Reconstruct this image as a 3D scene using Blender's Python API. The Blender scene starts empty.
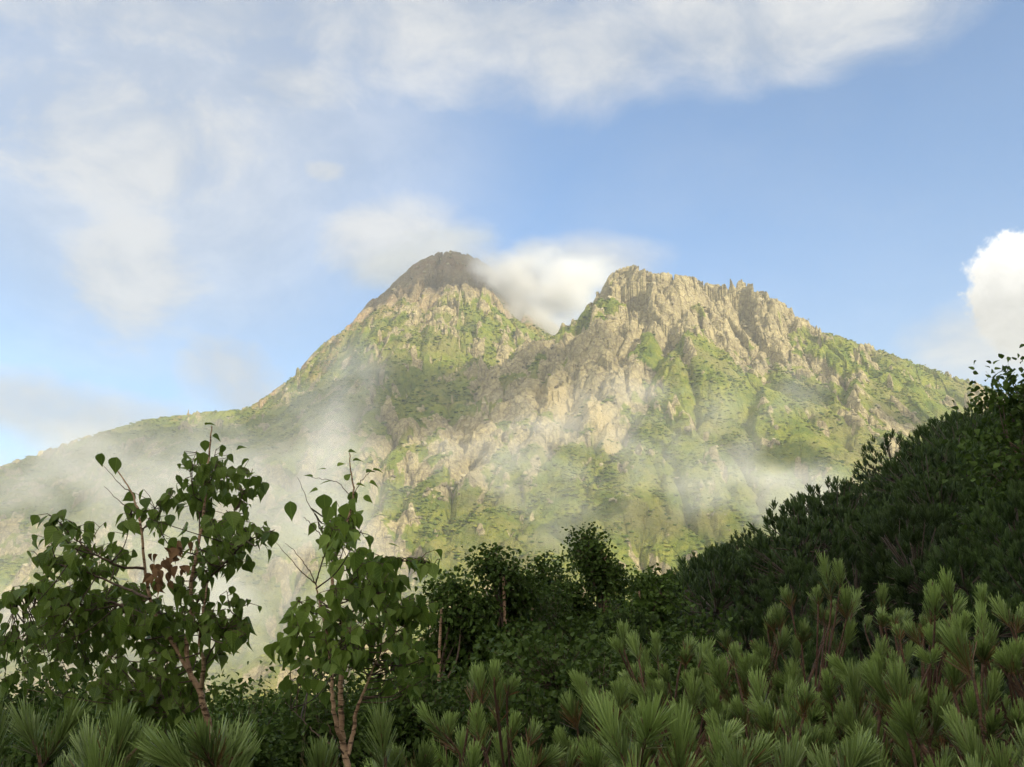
import bpy, math, random, time
import numpy as np
from mathutils import Vector, Matrix
R = math.radians
rng = np.random.default_rng(7)
random.seed(7)
sc = bpy.context.scene
C = sc.collection

# ------------------------------------------------------------------ camera
F = 983.0
PITCH = R(12.4)
cam_d = bpy.data.cameras.new('camera')
cam = bpy.data.objects.new('camera', cam_d); C.objects.link(cam)
cam_d.sensor_width = 36; cam_d.lens = 36 * F / 1024
cam_d.clip_start = 0.05; cam_d.clip_end = 30000
cam.location = (0, 0, 0); cam.rotation_euler = (R(90) + PITCH, 0, 0)
sc.camera = cam
FW = np.array([0, math.cos(PITCH), math.sin(PITCH)])
UP = np.array([0, -math.sin(PITCH), math.cos(PITCH)])
RT = np.array([1.0, 0, 0])

def ray(px, py):
    v = FW * F + RT * (px - 512) + UP * (383.5 - py)
    return v / np.linalg.norm(v)

def P(px, py, Y):                       # point of the place seen at a pixel, Y metres ahead
    v = ray(px, py)
    return v * (Y / v[1])

# ------------------------------------------------------------------ light
SUN_AZ, SUN_EL = 137.0, 22.5            # azimuth clockwise from the view direction (+Y)
sd = Vector((math.sin(R(SUN_AZ)) * math.cos(R(SUN_EL)), math.cos(R(SUN_AZ)) * math.cos(R(SUN_EL)), math.sin(R(SUN_EL))))
sun_d = bpy.data.lights.new('sun', 'SUN'); sun = bpy.data.objects.new('sun', sun_d); C.objects.link(sun)
sun_d.energy = 5.0; sun_d.angle = R(0.5); sun_d.color = (1.0, 0.89, 0.68)
sun.rotation_euler = sd.to_track_quat('Z', 'Y').to_euler()

sc.view_settings.view_transform = 'Standard'
sc.view_settings.look = 'None'
sc.view_settings.exposure = 0.55
sc.view_settings.gamma = 1
sc.cycles.use_denoising = True
try:
    sc.cycles.denoiser = 'OPENIMAGEDENOISE'
    sc.cycles.denoising_input_passes = 'RGB_ALBEDO_NORMAL'
except Exception:
    pass
sc.cycles.max_bounces = 6
sc.cycles.diffuse_bounces = 3
sc.cycles.volume_bounces = 3
sc.cycles.transmission_bounces = 2
sc.cycles.volume_step_rate = 1.0
sc.cycles.volume_max_steps = 128
sc.cycles.sample_clamp_indirect = 4
sc.cycles.use_adaptive_sampling = True
sc.cycles.adaptive_threshold = 0.025

# ------------------------------------------------------------------ node helpers
class NT:
    def __init__(s, nt):
        s.nt = nt; nt.nodes.clear()
    def n(s, typ, **kw):
        nd = s.nt.nodes.new(typ)
        ins = kw.pop('ins', {})
        for k, v in kw.items(): setattr(nd, k, v)
        for k, v in ins.items(): s.set(nd.inputs[k], v)
        return nd
    def set(s, sock, v):
        if isinstance(v, bpy.types.NodeSocket): s.nt.links.new(v, sock)
        else: sock.default_value = v
    def m(s, op, a, b=0.0, c=0.0, clamp=False):
        nd = s.nt.nodes.new('ShaderNodeMath'); nd.operation = op; nd.use_clamp = clamp
        s.set(nd.inputs[0], a); s.set(nd.inputs[1], b); s.set(nd.inputs[2], c)
        return nd.outputs[0]
    def v(s, op, a, b=(0, 0, 0), scale=None):
        nd = s.nt.nodes.new('ShaderNodeVectorMath'); nd.operation = op
        s.set(nd.inputs[0], a); s.set(nd.inputs[1], b)
        if scale is not None: s.set(nd.inputs['Scale'], scale)
        return nd.outputs['Value'] if op in ('LENGTH', 'DOT_PRODUCT') else nd.outputs[0]
    def noise(s, vec, scale, detail=4, rough=0.55, dist=0.0, out=0):
        nd = s.n('ShaderNodeTexNoise', ins={'Vector': vec, 'Scale': scale, 'Detail': detail, 'Roughness': rough, 'Distortion': dist})
        return nd.outputs[out]
    def mr(s, x, a, b, c=0.0, d=1.0, smooth=True):
        nd = s.n('ShaderNodeMapRange', interpolation_type='SMOOTHSTEP' if smooth else 'LINEAR')
        s.set(nd.inputs[0], x)
        for i, q in enumerate((a, b, c, d)): s.set(nd.inputs[i + 1], q)
        return nd.outputs[0]
    def mix(s, f, a, b, blend='MIX'):
        nd = s.n('ShaderNodeMix', data_type='RGBA', blend_type=blend)
        s.set(nd.inputs[0], f)
        s.set(nd.inputs[6], a if isinstance(a, bpy.types.NodeSocket) else (*a, 1))
        s.set(nd.inputs[7], b if isinstance(b, bpy.types.NodeSocket) else (*b, 1))
        return nd.outputs[2]
    def ramp(s, f, stops):
        nd = s.n('ShaderNodeValToRGB'); s.set(nd.inputs[0], f)
        cr = nd.color_ramp
        while len(cr.elements) < len(stops): cr.elements.new(0.5)
        for e, (p, c) in zip(cr.elements, stops): e.position = p; e.color = (*c, 1)
        return nd.outputs[0]

def new_mat(name):
    m = bpy.data.materials.new(name); m.use_nodes = True
    return m, NT(m.node_tree)

# ------------------------------------------------------------------ sky
CLOUD, BACKFILL, SKYTINT = 5.25, 8.2, (0.78, 1.08, 1.26)
w = bpy.data.worlds.new('World'); sc.world = w; w.use_nodes = True
T = NT(w.node_tree)
tc = T.n('ShaderNodeTexCoord')
D = tc.outputs['Generated']
sky = T.n('ShaderNodeTexSky', sky_type='NISHITA', sun_disc=False)
sky.sun_elevation = R(SUN_EL); sky.sun_rotation = R(SUN_AZ)
sky.air_density = 1.0; sky.dust_density = 1.2; sky.ozone_density = 2.0; sky.altitude = 1500
wn = T.v('SUBTRACT', T.noise(D, 4.0, 3, 0.5, out=1), (0.5, 0.5, 0.5))
DW = T.v('ADD', D, T.v('SCALE', wn, scale=0.10))
DS = T.v('MULTIPLY', DW, (1, 1, 1.7))
n1 = T.noise(DS, 7.0, 10, 0.62, 0.25)
n2 = T.noise(DS, 2.6, 5, 0.5)

def skyblob(px, py, rx, ry, vec):
    d = ray(px, py)
    q = T.v('MULTIPLY', T.v('SUBTRACT', vec, tuple(d)), (F / rx, F / rx, F / ry))
    return T.m('SUBTRACT', 1.0, T.v('LENGTH', q))

def bmax(lst):
    r = lst[0]
    for x in lst[1:]:
        nd = T.m('SMOOTH_MAX', r, x, 0.25); r = nd
    return r
soft = bmax([skyblob(*b, DW) for b in (
    (110, 120, 270, 120), (290, 95, 100, 60), (190, 10, 430, 85), (470, 20, 190, 60), (590, 40, 120, 60),
    (740, 10, 170, 60), (880, -10, 110, 50), (130, 260, 130, 110), (335, 184, 34, 16), (240, 360, 75, 60),
    (30, 420, 230, 45), (250, 385, 60, 35), (400, 262, 105, 62), (600, 262, 70, 34), (1000, 350, 95, 55))])
nn = T.m('ADD', T.m('MULTIPLY', T.m('SUBTRACT', n1, 0.5), 2.4), T.m('MULTIPLY', T.m('SUBTRACT', n2, 0.5), 1.2))
veil = T.m('MULTIPLY', T.mr(n2, 0.40, 0.78), 0.14)
cov = T.mr(T.m('ADD', soft, T.m('MULTIPLY', nn, 0.42)), -0.25, 0.80)
cov = T.m('MULTIPLY', cov, T.mr(n1, 0.15, 0.6, 0.60, 0.90))
sep = T.n('ShaderNodeSeparateXYZ', ins={0: D})
veil = T.m('MAXIMUM', veil, T.mr(skyblob(160, 150, 440, 360, DW), 0.0, 0.85, 0.0, 0.72))
lowv = T.mr(sep.outputs[2], 0.42, 0.05, 0.0, 0.38)
cov = T.m('MAXIMUM', cov, T.m('MAXIMUM', veil, lowv))
# cumulus heads on the right
cumv = T.v('ADD', D, T.v('SCALE', T.v('SUBTRACT', T.noise(D, 26, 6, 0.62, out=1), (0.5, 0.5, 0.5)), scale=0.045))
cum = bmax([skyblob(*b, cumv) for b in ((1014, 268, 42, 34), (1000, 300, 32, 34), (1050, 300, 66, 66))])
cumc = T.mr(cum, 0.0, 0.20)
cb = T.m('ADD', T.mr(n1, 0.3, 0.72, 0.86, 1.08), T.m('MULTIPLY', T.m('SUBTRACT', n2, 0.5), 0.3))
ccol = T.mix(T.mr(n1, 0.35, 0.7), (0.62, 0.67, 0.75), (0.80, 0.79, 0.775))
ccol = T.v('SCALE', ccol, scale=T.m('MULTIPLY', cb, CLOUD))
n3 = T.noise(T.v('ADD', D, T.v('SCALE', tuple(sd), scale=-0.012)), 26, 6, 0.62)
cumb = T.m('MULTIPLY', T.mr(sep.outputs[2], 0.25, 0.33, CLOUD * 0.9, CLOUD * 1.75), T.mr(n3, 0.3, 0.7, 0.86, 1.12))
rgb = T.n('ShaderNodeRGB'); rgb.outputs[0].default_value = (0.84, 0.81, 0.76, 1)
cumcol = T.v('SCALE', rgb.outputs[0], scale=cumb)
skyc = T.v('MULTIPLY', sky.outputs[0], SKYTINT)
c1 = T.mix(cov, skyc, ccol)
c2 = T.mix(cumc, c1, cumcol)
# the sky behind and overhead, out of the photograph: bright cloud added as fill light
back = T.m('MAXIMUM', T.mr(sep.outputs[1], 0.35, -0.25), T.mr(sep.outputs[2], 0.62, 0.85))
bcov = T.m('MULTIPLY', back, T.mr(n2, 0.25, 0.55, 0.55, 1.0))
rg2 = T.n('ShaderNodeRGB'); rg2.outputs[0].default_value = (1.0, 0.93, 0.80, 1)
c2 = T.mix(bcov, c2, T.v('SCALE', rg2.outputs[0], scale=T.m('MULTIPLY', T.mr(n1, 0.3, 0.7, 0.8, 1.2), BACKFILL)))
bg = T.n('ShaderNodeBackground', ins={'Color': c2, 'Strength': 0.13})
T.nt.links.new(bg.outputs[0], T.n('ShaderNodeOutputWorld').inputs[0])

# ------------------------------------------------------------------ mesh helpers
def mesh_np(name, V, Fc, mat=None, attrs=None, smooth=False, uv=None):
    V = np.ascontiguousarray(V, dtype=np.float32); Fc = np.ascontiguousarray(Fc, dtype=np.int32)
    me = bpy.data.meshes.new(name)
    n, k = Fc.shape
    me.vertices.add(len(V)); me.vertices.foreach_set('co', V.ravel())
    me.loops.add(n * k); me.loops.foreach_set('vertex_index', Fc.ravel())
    me.polygons.add(n); me.polygons.foreach_set('loop_start', np.arange(0, n * k, k, dtype=np.int32))
    me.polygons.foreach_set('use_smooth', np.full(n, smooth, dtype=bool))
    me.update(calc_edges=True)
    for an, av in (attrs or {}).items():
        a = me.attributes.new(an, 'FLOAT', 'POINT'); a.data.foreach_set('value', np.ascontiguousarray(av, dtype=np.float32))
    if uv is not None:
        l = me.uv_layers.new(name='uv'); l.data.foreach_set('uv', np.ascontiguousarray(uv[Fc.ravel()], dtype=np.float32).ravel())
    if mat: me.materials.append(mat)
    return me

def link(name, me, parent=None, loc=None, **props):
    o = bpy.data.objects.new(name, me); C.objects.link(o)
    if parent: o.parent = parent
    if loc is not None: o.location = loc
    for k, v in props.items(): o[k] = v
    return o

def thing(name, loc, label, category, group=None):
    o = bpy.data.objects.new(name, None); C.objects.link(o); o.empty_display_size = 0.1
    o.location = loc; o['label'] = label; o['category'] = category
    if group: o['group'] = group
    return o

# numpy gradient noise
_perm = rng.permutation(4096)
_ga = rng.random(4096) * 2 * math.pi
_gx, _gy = np.cos(_ga), np.sin(_ga)
_rv = rng.random(4096); _rv2 = rng.random(4096); _rv3 = rng.random(4096)
def _h(ix, iy): return _perm[(_perm[ix & 4095] + iy) & 4095]
def perlin(x, y):
    ix = np.floor(x).astype(np.int64); iy = np.floor(y).astype(np.int64)
    fx = x - ix; fy = y - iy
    u = fx * fx * fx * (fx * (fx * 6 - 15) + 10); v = fy * fy * fy * (fy * (fy * 6 - 15) + 10)
    def g(a, b):
        h = _h(ix + a, iy + b); return _gx[h] * (fx - a) + _gy[h] * (fy - b)
    n0 = g(0, 0) * (1 - u) + g(1, 0) * u; n1_ = g(0, 1) * (1 - u) + g(1, 1) * u
    return (n0 * (1 - v) + n1_ * v) * 1.5
def fbm(x, y, o=4, g=0.5):
    s = 0; a = 1; t = 0
    for i in range(o):
        s = s + a * perlin(x * 2 ** i + 17.3 * i, y * 2 ** i - 9.1 * i); t += a; a *= g
    return s / t
def ridged(x, y, o=4, g=0.5):
    s = 0; a = 1; t = 0
    for i in range(o):
        s = s + a * (1 - 2 * np.abs(perlin(x * 2 ** i + 7.7 * i, y * 2 ** i + 3.1 * i))); t += a; a *= g
    return s / t
def voronoi(x, y):
    ix = np.floor(x).astype(np.int64); iy = np.floor(y).astype(np.int64)
    f1 = np.full(x.shape, 9.0); f2 = np.full(x.shape, 9.0); cid = np.zeros(x.shape, dtype=np.int64)
    cx = np.zeros(x.shape); cy = np.zeros(x.shape)
    for a in (-1, 0, 1):
        for b in (-1, 0, 1):
            h = _h(ix + a, iy + b)
            dx = ix + a + _rv[h] - x; dy = iy + b + _rv2[h] - y
            d = np.sqrt(dx * dx + dy * dy)
            m = d < f1
            f2 = np.where(m, f1, np.minimum(f2, d))
            cid = np.where(m, h, cid); cx = np.where(m, dx, cx); cy = np.where(m, dy, cy)
            f1 = np.where(m, d, f1)
    return f1, f2, cid, cx, cy
def sstep(x, a, b):
    t = np.clip((x - a) / (b - a), 0, 1); return t * t * (3 - 2 * t)

# ------------------------------------------------------------------ mountain
RIDGES = [  # slope, rounding, [(px, py, Y) ...]
 (0.95, 5, [(600,292,1015),(612,272,1005),(632,266,1000),(650,273,1000),(690,277,1005),(712,286,1010),(745,284,1012),(776,298,1020),(800,318,1030),(822,331,1040),(870,347,1060),(925,367,1090),(985,386,1130),(1080,430,1180),(1250,520,1250)]),
 (0.9, 4, [(600,292,1015),(575,322,1010),(545,338,1005),(520,345,1000),(500,368,985),(500,392,960)]),
 (0.85, 6, [(500,392,960),(478,425,900),(462,455,840),(440,505,760),(400,560,680)]),
 (0.85, 5, [(500,392,960),(445,400,935),(408,420,905),(388,462,860),(370,510,800)]),
 (0.8, 5, [(632,266,1000),(625,315,960),(640,355,920),(652,385,890),(600,425,830),(575,475,760),(560,540,680)]),
 (0.9, 4, [(545,338,1005),(540,380,950),(530,420,890)]),
 (0.85, 4, [(712,286,1010),(700,330,960),(668,372,905)]),
 (0.85, 4, [(745,284,1012),(765,320,975),(748,352,930),(725,395,870),(712,450,800),(690,520,700)]),
 (0.8, 5, [(800,318,1030),(838,360,960),(828,400,890),(840,450,810),(820,520,700)]),
 (0.75, 6, [(870,347,1060),(905,400,960),(880,440,860),(870,500,760)]),
 (0.7, 6, [(925,367,1090),(960,420,960),(950,480,840)]),
 (0.8, 10, [(452,253,1350),(425,264,1350),(400,284,1345),(385,298,1340),(352,325,1325),(322,346,1310),(290,380,1290),(258,405,1275),(228,450,1230),(180,520,1150),(120,600,1050)]),
 (0.8, 6, [(452,253,1350),(482,264,1350),(525,300,1340),(565,335,1330),(640,400,1320)]),
 (0.75, 6, [(450,254,1350),(440,310,1280),(455,350,1220),(430,395,1150),(400,440,1070)]),
 (0.75, 5, [(385,297,1340),(375,345,1270),(350,395,1180),(340,450,1080),(320,520,960)]),
 (0.75, 5, [(322,346,1310),(300,410,1200),(270,470,1080),(240,540,950)]),
 (0.7, 5, [(258,405,1275),(235,480,1150),(215,540,1020),(190,600,900)]),
 (0.6, 12, [(330,402,1900),(250,408,1850),(200,411,1850),(150,418,1850),(80,436,1800),(30,455,1750),(-60,490,1700),(-220,560,1600)]),
 (0.55, 10, [(150,420,1800),(120,460,1600),(80,500,1400)]),
 (0.55, 10, [(30,455,1700),(10,490,1500),(-20,530,1300)]),
]
def seg_field(x, y):
    h = np.full(x.shape, -1e9); K = 5.0
    acc = []
    for sl, rr, pts in RIDGES:
        p = np.array([P(*q) for q in pts])
        best = np.full(x.shape, -1e9)
        for a, b in zip(p[:-1], p[1:]):
            ab = b[:2] - a[:2]; L2 = ab @ ab
            t = np.clip(((x - a[0]) * ab[0] + (y - a[1]) * ab[1]) / L2, 0, 1)
            d = np.hypot(x - a[0] - t * ab[0], y - a[1] - t * ab[1])
            z = a[2] + t * (b[2] - a[2])
            v = z - sl * (np.sqrt(d * d + rr * rr) - rr) * (1 - 0.00035 * np.minimum(d, 500))
            best = np.maximum(best, v)
        acc.append(best)
    mx = acc[0]
    for v in acc[1:]: mx = np.maximum(mx, v)
    s = 0
    for v in acc: s = s + np.exp(np.clip((v - mx) / K, -30, 0))
    return mx + K * np.log(s) * 0.6

VALLEY = -75.0
def blob_w(lst, x, y):
    r = 0
    for px, py, Y, rad, wt in lst:
        p = P(px, py, Y); r = r + wt * np.exp(-((x - p[0]) ** 2 + (y - p[1]) ** 2) / rad ** 2)
    return r
# base grid, carved by its own drainage
GX = np.linspace(-1500, 1100, 620); GY = np.linspace(330, 2100, 480)
gx, gy = np.meshgrid(GX, GY)
wx = gx + 16 * fbm(gx / 130, gy / 130, 3) + 5 * fbm(gx / 35 + 5, gy / 35, 2)
wy = gy + 16 * fbm(gx / 130 + 40, gy / 130, 3) + 5 * fbm(gx / 35, gy / 35 + 9, 2)
H = seg_field(wx, wy)
H = H + 12 * ridged(gx / 140, gy / 140, 4) * sstep(H, 440, 250) + 4 * fbm(gx / 40, gy / 40, 3)
H = np.where(H < VALLEY + 60, VALLEY + 60 * np.exp(np.clip((H - VALLEY - 60) / 60, -8, 0)), H)
def shift(a, dy, dx): 
    return np.roll(np.roll(a, dy, 0), dx, 1)
def blur(a):
    b = a.copy(); b[1:-1] = (a[:-2] + 2 * a[1:-1] + a[2:]) / 4
    c = b.copy(); c[:, 1:-1] = (b[:, :-2] + 2 * b[:, 1:-1] + b[:, 2:]) / 4
    return c
nbs = [(a, b) for a in (-1, 0, 1) for b in (-1, 0, 1) if a or b]
cellx = GX[1] - GX[0]; celly = GY[1] - GY[0]
idx = np.arange(H.size).reshape(H.shape)
ERO = np.zeros_like(H)
for it in range(4):
    best = np.zeros_like(H); rec = idx.copy()
    Hn = H + rng.normal(0, 0.4, H.shape)
    for a, b in nbs:
        hh = shift(Hn, a, b); dist = math.hypot(a * celly, b * cellx)
        s = (Hn - hh) / dist
        m = s > best
        best = np.where(m, s, best); rec = np.where(m, shift(idx, a, b), rec)
    order = np.argsort(-Hn.ravel()); A = [1.0] * H.size; rl = rec.ravel().tolist()
    for i in order.tolist():
        r = rl[i]
        if r != i: A[r] += A[i]
    A = np.array(A).reshape(H.shape)
    carve = np.minimum(np.log1p(A / 6.0) * 1.5, 6.5)
    carve[0] = carve[-1] = 0; carve[:, 0] = carve[:, -1] = 0
    carve = 0.4 * carve + 0.6 * blur(blur(carve))
    H = H - carve; ERO += carve
    if it < 3: H = 0.65 * H + 0.35 * blur(H)
ERO = blur(ERO)

def samp(G, x, y):
    u = np.clip((x - GX[0]) / cellx, 0, len(GX) - 1.001); v = np.clip((y - GY[0]) / celly, 0, len(GY) - 1.001)
    i = u.astype(int); j = v.astype(int); fu = u - i; fv = v - j
    return (G[j, i] * (1 - fu) + G[j, i + 1] * fu) * (1 - fv) + (G[j + 1, i] * (1 - fu) + G[j + 1, i + 1] * fu) * fv

gzy, gzx = np.gradient(H, celly, cellx)
SLOPE = np.hypot(gzx, gzy)
ROCKS = [(632,275,1000,60,1.1),(690,300,990,60,1.0),(760,305,990,60,1.1),(800,330,1015,40,.8),(650,345,925,50,.9),(620,390,860,55,.8),
         (530,390,930,60,.9),(545,350,985,40,.5),(560,440,840,80,.45),(500,470,800,80,.4),(600,480,760,55,.6),(450,520,740,70,.4),(720,340,955,40,.6),
         (450,290,1310,110,1.0),(400,310,1310,60,.7),(450,340,1235,50,.9),(420,370,1190,40,.3),(400,420,1100,40,.4),(310,400,1220,35,.5),
         (770,400,880,20,.5),(830,400,890,24,.7),(850,430,850,22,.6),(820,450,800,26,.6),(740,400,880,26,.4),(600,540,690,30,.4),
         (430,445,890,45,-.9),(460,480,840,30,-.3),(690,330,960,14,-.8),(655,300,985,14,-.6),(735,330,960,22,-.7),(620,330,955,14,-.6),(775,345,960,20,-.5),(720,400,860,40,-.4),(860,370,980,80,-.5),(760,470,780,90,-.5),(900,430,900,90,-.4),(640,545,680,90,-.7),(560,330,990,30,-.1),
         (340,430,1130,60,-.3),(160,520,1050,160,-.5),(270,440,1150,60,-.3),(585,340,985,26,-.7),(600,370,925,24,-.6),(520,520,720,50,-.3),(700,355,940,16,-.8),(562,342,985,34,-.9),(535,365,975,26,-.6),(612,345,955,16,-.8),(545,400,900,22,-.6),(648,412,860,18,-.7),(585,395,885,20,-.7),(615,305,990,10,-.6),(500,430,880,26,-.5),(560,470,790,26,-.5),(490,440,890,20,.2)]
GULLY = [(15, 13, [(706,316,975),(692,345,945),(680,375,905),(665,415,860),(640,470,790),(622,512,725)]),
 (9, 9, [(658,296,980),(652,312,965),(668,340,935),(682,372,908)]), (10, 10, [(600,310,1000),(585,350,965),(575,390,920),(560,430,870)]),
 (10, 11, [(796,348,990),(782,380,930),(765,440,840),(748,495,760)]), (9, 10, [(862,372,1030),(858,420,920),(850,470,840)]),
 (7, 7, [(736,306,990),(728,325,965),(735,352,935)]), (9, 9, [(925,385,1060),(915,430,950),(905,470,870)]),
 (30, 30, [(490,385,1000),(455,425,985),(415,455,950),(385,500,880)]), (9, 9, [(400,330,1270),(410,380,1200),(380,440,1120)]),
 (9, 9, [(345,350,1270),(330,400,1190),(310,460,1100)]), (8, 9, [(455,330,1270),(470,370,1200)])]
def gully_w(x, y):
    wx_ = x + 6 * fbm(x / 18, y / 18 + 4, 2); r = np.zeros(x.shape)
    for dep, wid_, pts in GULLY:
        p = [P(*q_) for q_ in pts]; b_ = np.zeros(x.shape)
        for a, b in zip(p[:-1], p[1:]):
            ab = b[:2] - a[:2]; t = np.clip(((wx_ - a[0]) * ab[0] + (y - a[1]) * ab[1]) / (ab @ ab), 0, 1)
            dd = np.hypot(wx_ - a[0] - t * ab[0], y - a[1] - t * ab[1])
            b_ = np.maximum(b_, np.clip(1 - dd / wid_, 0, 1))
        r = r + dep * b_
    return r
def mountain_h(x, y, full=True):
    h0 = samp(H, x, y); e = samp(ERO, x, y); sl = samp(SLOPE, x, y)
    rk = blob_w(ROCKS, x, y)
    n = fbm(x / 55, y / 55, 4, 0.6)
    rock = rk * 0.9 - 0.28 + 1.25 * n + 0.45 * (sl - 0.75) + 0.85 * fbm(x / 14, y / 17 + 50, 3)
    knob = sstep(fbm(x / 24 + 3, y / 34 + 8, 3, 0.6), 0.24, 0.38) * sstep(h0, 20, 120) * sstep(y, 1250, 1050)
    rock = np.maximum(sstep(rock, -0.10, 0.20), knob * 0.95)
    if not full: return h0, rock, e, sl
    qx = x + 7 * fbm(x / 22, y / 22 + 30, 3); qy = y + 7 * fbm(x / 22 + 70, y / 22, 3)
    d = 0
    for s, amp, k in ((48, 22, 0), (24, 11.5, 31), (11, 3.8, 77), (5.5, 1.7, 7)):
        f1, f2, cid, cx, cy = voronoi(qx / s + k, qy / (s * (1.2 + 0.7 * (s > 20))) + k)
        tilt = (_rv[cid] - 0.5) * cx * 1.9 + (_rv3[cid] - 0.3) * cy * 1.2
        d = d + amp * ((_rv2[cid] - 0.5) * 0.8 + tilt * 1.2 - 0.45 * sstep(f2 - f1, 0.20, 0.0))
    d = d * (0.25 + 0.75 * rock) * sstep(h0, VALLEY + 20, VALLEY + 120)
    near = sstep(y, 1600, 1150)
    d = d * (1 - .5 * sstep(y, 1160, 1240)); d = np.where(y > 1480, np.clip(d, -3, 3) * .4, d)
    d = d * (0.12 + 0.88 * near) * (0.45 + 0.55 * sstep(h0 + 30 * fbm(x / 60, y / 60, 2), 150, 260)) * (1 - 0.55 * blob_w([(520,345,1000,60,1),(445,415,930,50,1)], x, y).clip(0, 1))
    d = d - gully_w(x, y)
    rough = 1.3 * fbm(x / 9, y / 9, 3, 0.6) * rock
    veg = (1 - rock) * (1.7 * np.abs(fbm(x / 7, y / 7 + 11, 3, 0.6)) + 1.5 * fbm(x / 20, y / 20, 2))
    return h0 + d + rough + veg + knob * 3.5 * (y < 1200), rock, e, sl

az = np.radians(np.linspace(-40, 40, 2000))
rad = np.concatenate([np.linspace(420, 620, 70), np.linspace(622, 1120, 420), np.linspace(1122, 1420, 190), np.linspace(1425, 2100, 90)])
AZ, RD = np.meshgrid(az, rad)
mxx = np.tan(AZ) * RD * 0.93; myy = RD
mh, mrock, mero, msl = mountain_h(mxx, myy)
# true up the skyline column by column
SIL = [(-300,600),(-60,490),(0,466),(50,449),(100,432),(150,419),(200,412),(240,410),(255,404),(290,379),(320,346),(350,325),(370,300),(383,294),(396,280),(414,264),(431,255),(448,251),(467,254),(483,261),(499,275),(525,299),(548,322),(562,326),(575,321),(600,291),(612,272),(632,265),(650,272),(690,276),(712,285),(745,283),(776,298),(800,317),(822,331),(870,346),(925,367),(985,386),(1080,430),(1250,520)]
sr = np.array([ray(*q_) for q_ in SIL]); su = sr[:, 0] / sr[:, 1]; sv_ = sr[:, 2] / sr[:, 1]
ucol = np.tan(az) * 0.93
tv = np.interp(ucol, su, sv_); vv_ = mh / myy; cm = vv_.max(0)
ker = np.exp(-np.linspace(-2.2, 2.2, 33) ** 2); ker /= ker.sum()
dl = np.convolve(np.pad(tv - cm, 16, mode='edge'), ker, mode='valid')
dl = dl * sstep(ucol, su[0], -0.60) * sstep(ucol, su[-1], 0.62)
mh = mh + dl[None] * myy * sstep(vv_ / cm[None], 0.45, 0.97)
# sink the outer rim so that the sheet meets the valley floor
rim = sstep(RD, 420, 480) * sstep(RD, 2098, 2000)
mh = VALLEY - 25 + (mh - VALLEY + 25) * rim
nr, nc = mxx.shape
ii = np.arange(nr * nc).reshape(nr, nc)
quads = np.stack([ii[:-1, :-1], ii[:-1, 1:], ii[1:, 1:], ii[1:, :-1]], -1).reshape(-1, 4)
MV = np.stack([mxx, myy, mh], -1).reshape(-1, 3)
def talus_w(x, y):     # the pale scree run below the gully
    pts = [(545,440,850),(575,465,800),(600,490,760),(622,512,720)]
    r = np.zeros(x.shape)
    p = [P(*q) for q in pts]
    for a, b in zip(p[:-1], p[1:]):
        ab = b[:2] - a[:2]; t = np.clip(((x - a[0]) * ab[0] + (y - a[1]) * ab[1]) / (ab @ ab), 0, 1)
        d = np.hypot(x - a[0] - t * ab[0], y - a[1] - t * ab[1])
        r = np.maximum(r, sstep(d + 5 * fbm(x / 12, y / 12, 2), 12, 5))
    return r
m, T = new_mat('mountain_rock_and_turf')
ps = T.n('ShaderNodeNewGeometry').outputs['Position']
rock = T.n('ShaderNodeAttribute', attribute_name='rock').outputs['Fac']
talus = T.n('ShaderNodeAttribute', attribute_name='talus').outputs['Fac']
brown_shade_ = T.n('ShaderNodeAttribute', attribute_name='brown_shade').outputs['Fac']
nA = T.noise(ps, 1 / 18, 6, 0.65); nB = T.noise(ps, 1 / 3.5, 6, 0.7); nC = T.noise(ps, 1 / 60, 4, 0.6)
vor = T.n('ShaderNodeTexVoronoi', feature='DISTANCE_TO_EDGE', ins={'Vector': T.v('ADD', ps, T.v('SCALE', T.noise(ps, 1 / 8, 3, 0.6, out=1), scale=8.0)), 'Scale': 1 / 9}).outputs['Distance']
rc = T.ramp(T.m('ADD', T.m('MULTIPLY', nA, 0.45), T.m('MULTIPLY', nB, 0.55)), [(0.30, (0.13, 0.105, 0.06)), (0.44, (0.25, 0.215, 0.125)), (0.56, (0.39, 0.335, 0.19)), (0.70, (0.52, 0.45, 0.27))])
rc = T.mix(T.mr(vor, 0.0, 0.10, 0.55, 0.0), rc, (0.13, 0.10, 0.075))
rc = T.mix(T.m('MULTIPLY', T.mr(nC, 0.45, 0.62), brown_shade_), rc, (0.22, 0.15, 0.09))
gc = T.ramp(T.m('ADD', T.m('MULTIPLY', nA, 0.6), T.m('MULTIPLY', nB, 0.4)), [(0.32, (0.050, 0.085, 0.014)), (0.44, (0.110, 0.150, 0.023)), (0.56, (0.195, 0.215, 0.034)), (0.70, (0.31, 0.29, 0.07))])
gc = T.mix(T.m('MULTIPLY', T.mr(nC, 0.45, 0.65), 0.5), gc, (0.24, 0.20, 0.10))
nD = T.noise(ps, 1 / 1.3, 4, 0.7)
rk2 = T.mr(T.m('ADD', rock, T.m('MULTIPLY', T.m('SUBTRACT', nB, 0.5), 1.3)), 0.35, 0.65)
col = T.mix(rk2, gc, rc)
col = T.mix(T.m('MULTIPLY', brown_shade_, T.mr(nC, .35, .65, .85, .35)), col, T.mix(T.mr(nB, .4, .6), (0.105, 0.082, 0.05), (0.17, 0.125, 0.08)))
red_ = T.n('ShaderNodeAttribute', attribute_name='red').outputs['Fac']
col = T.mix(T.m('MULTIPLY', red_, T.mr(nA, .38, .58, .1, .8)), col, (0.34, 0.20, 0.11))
col = T.mix(T.m('MULTIPLY', talus, 0.85), col, (0.42, 0.35, 0.20))
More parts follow.
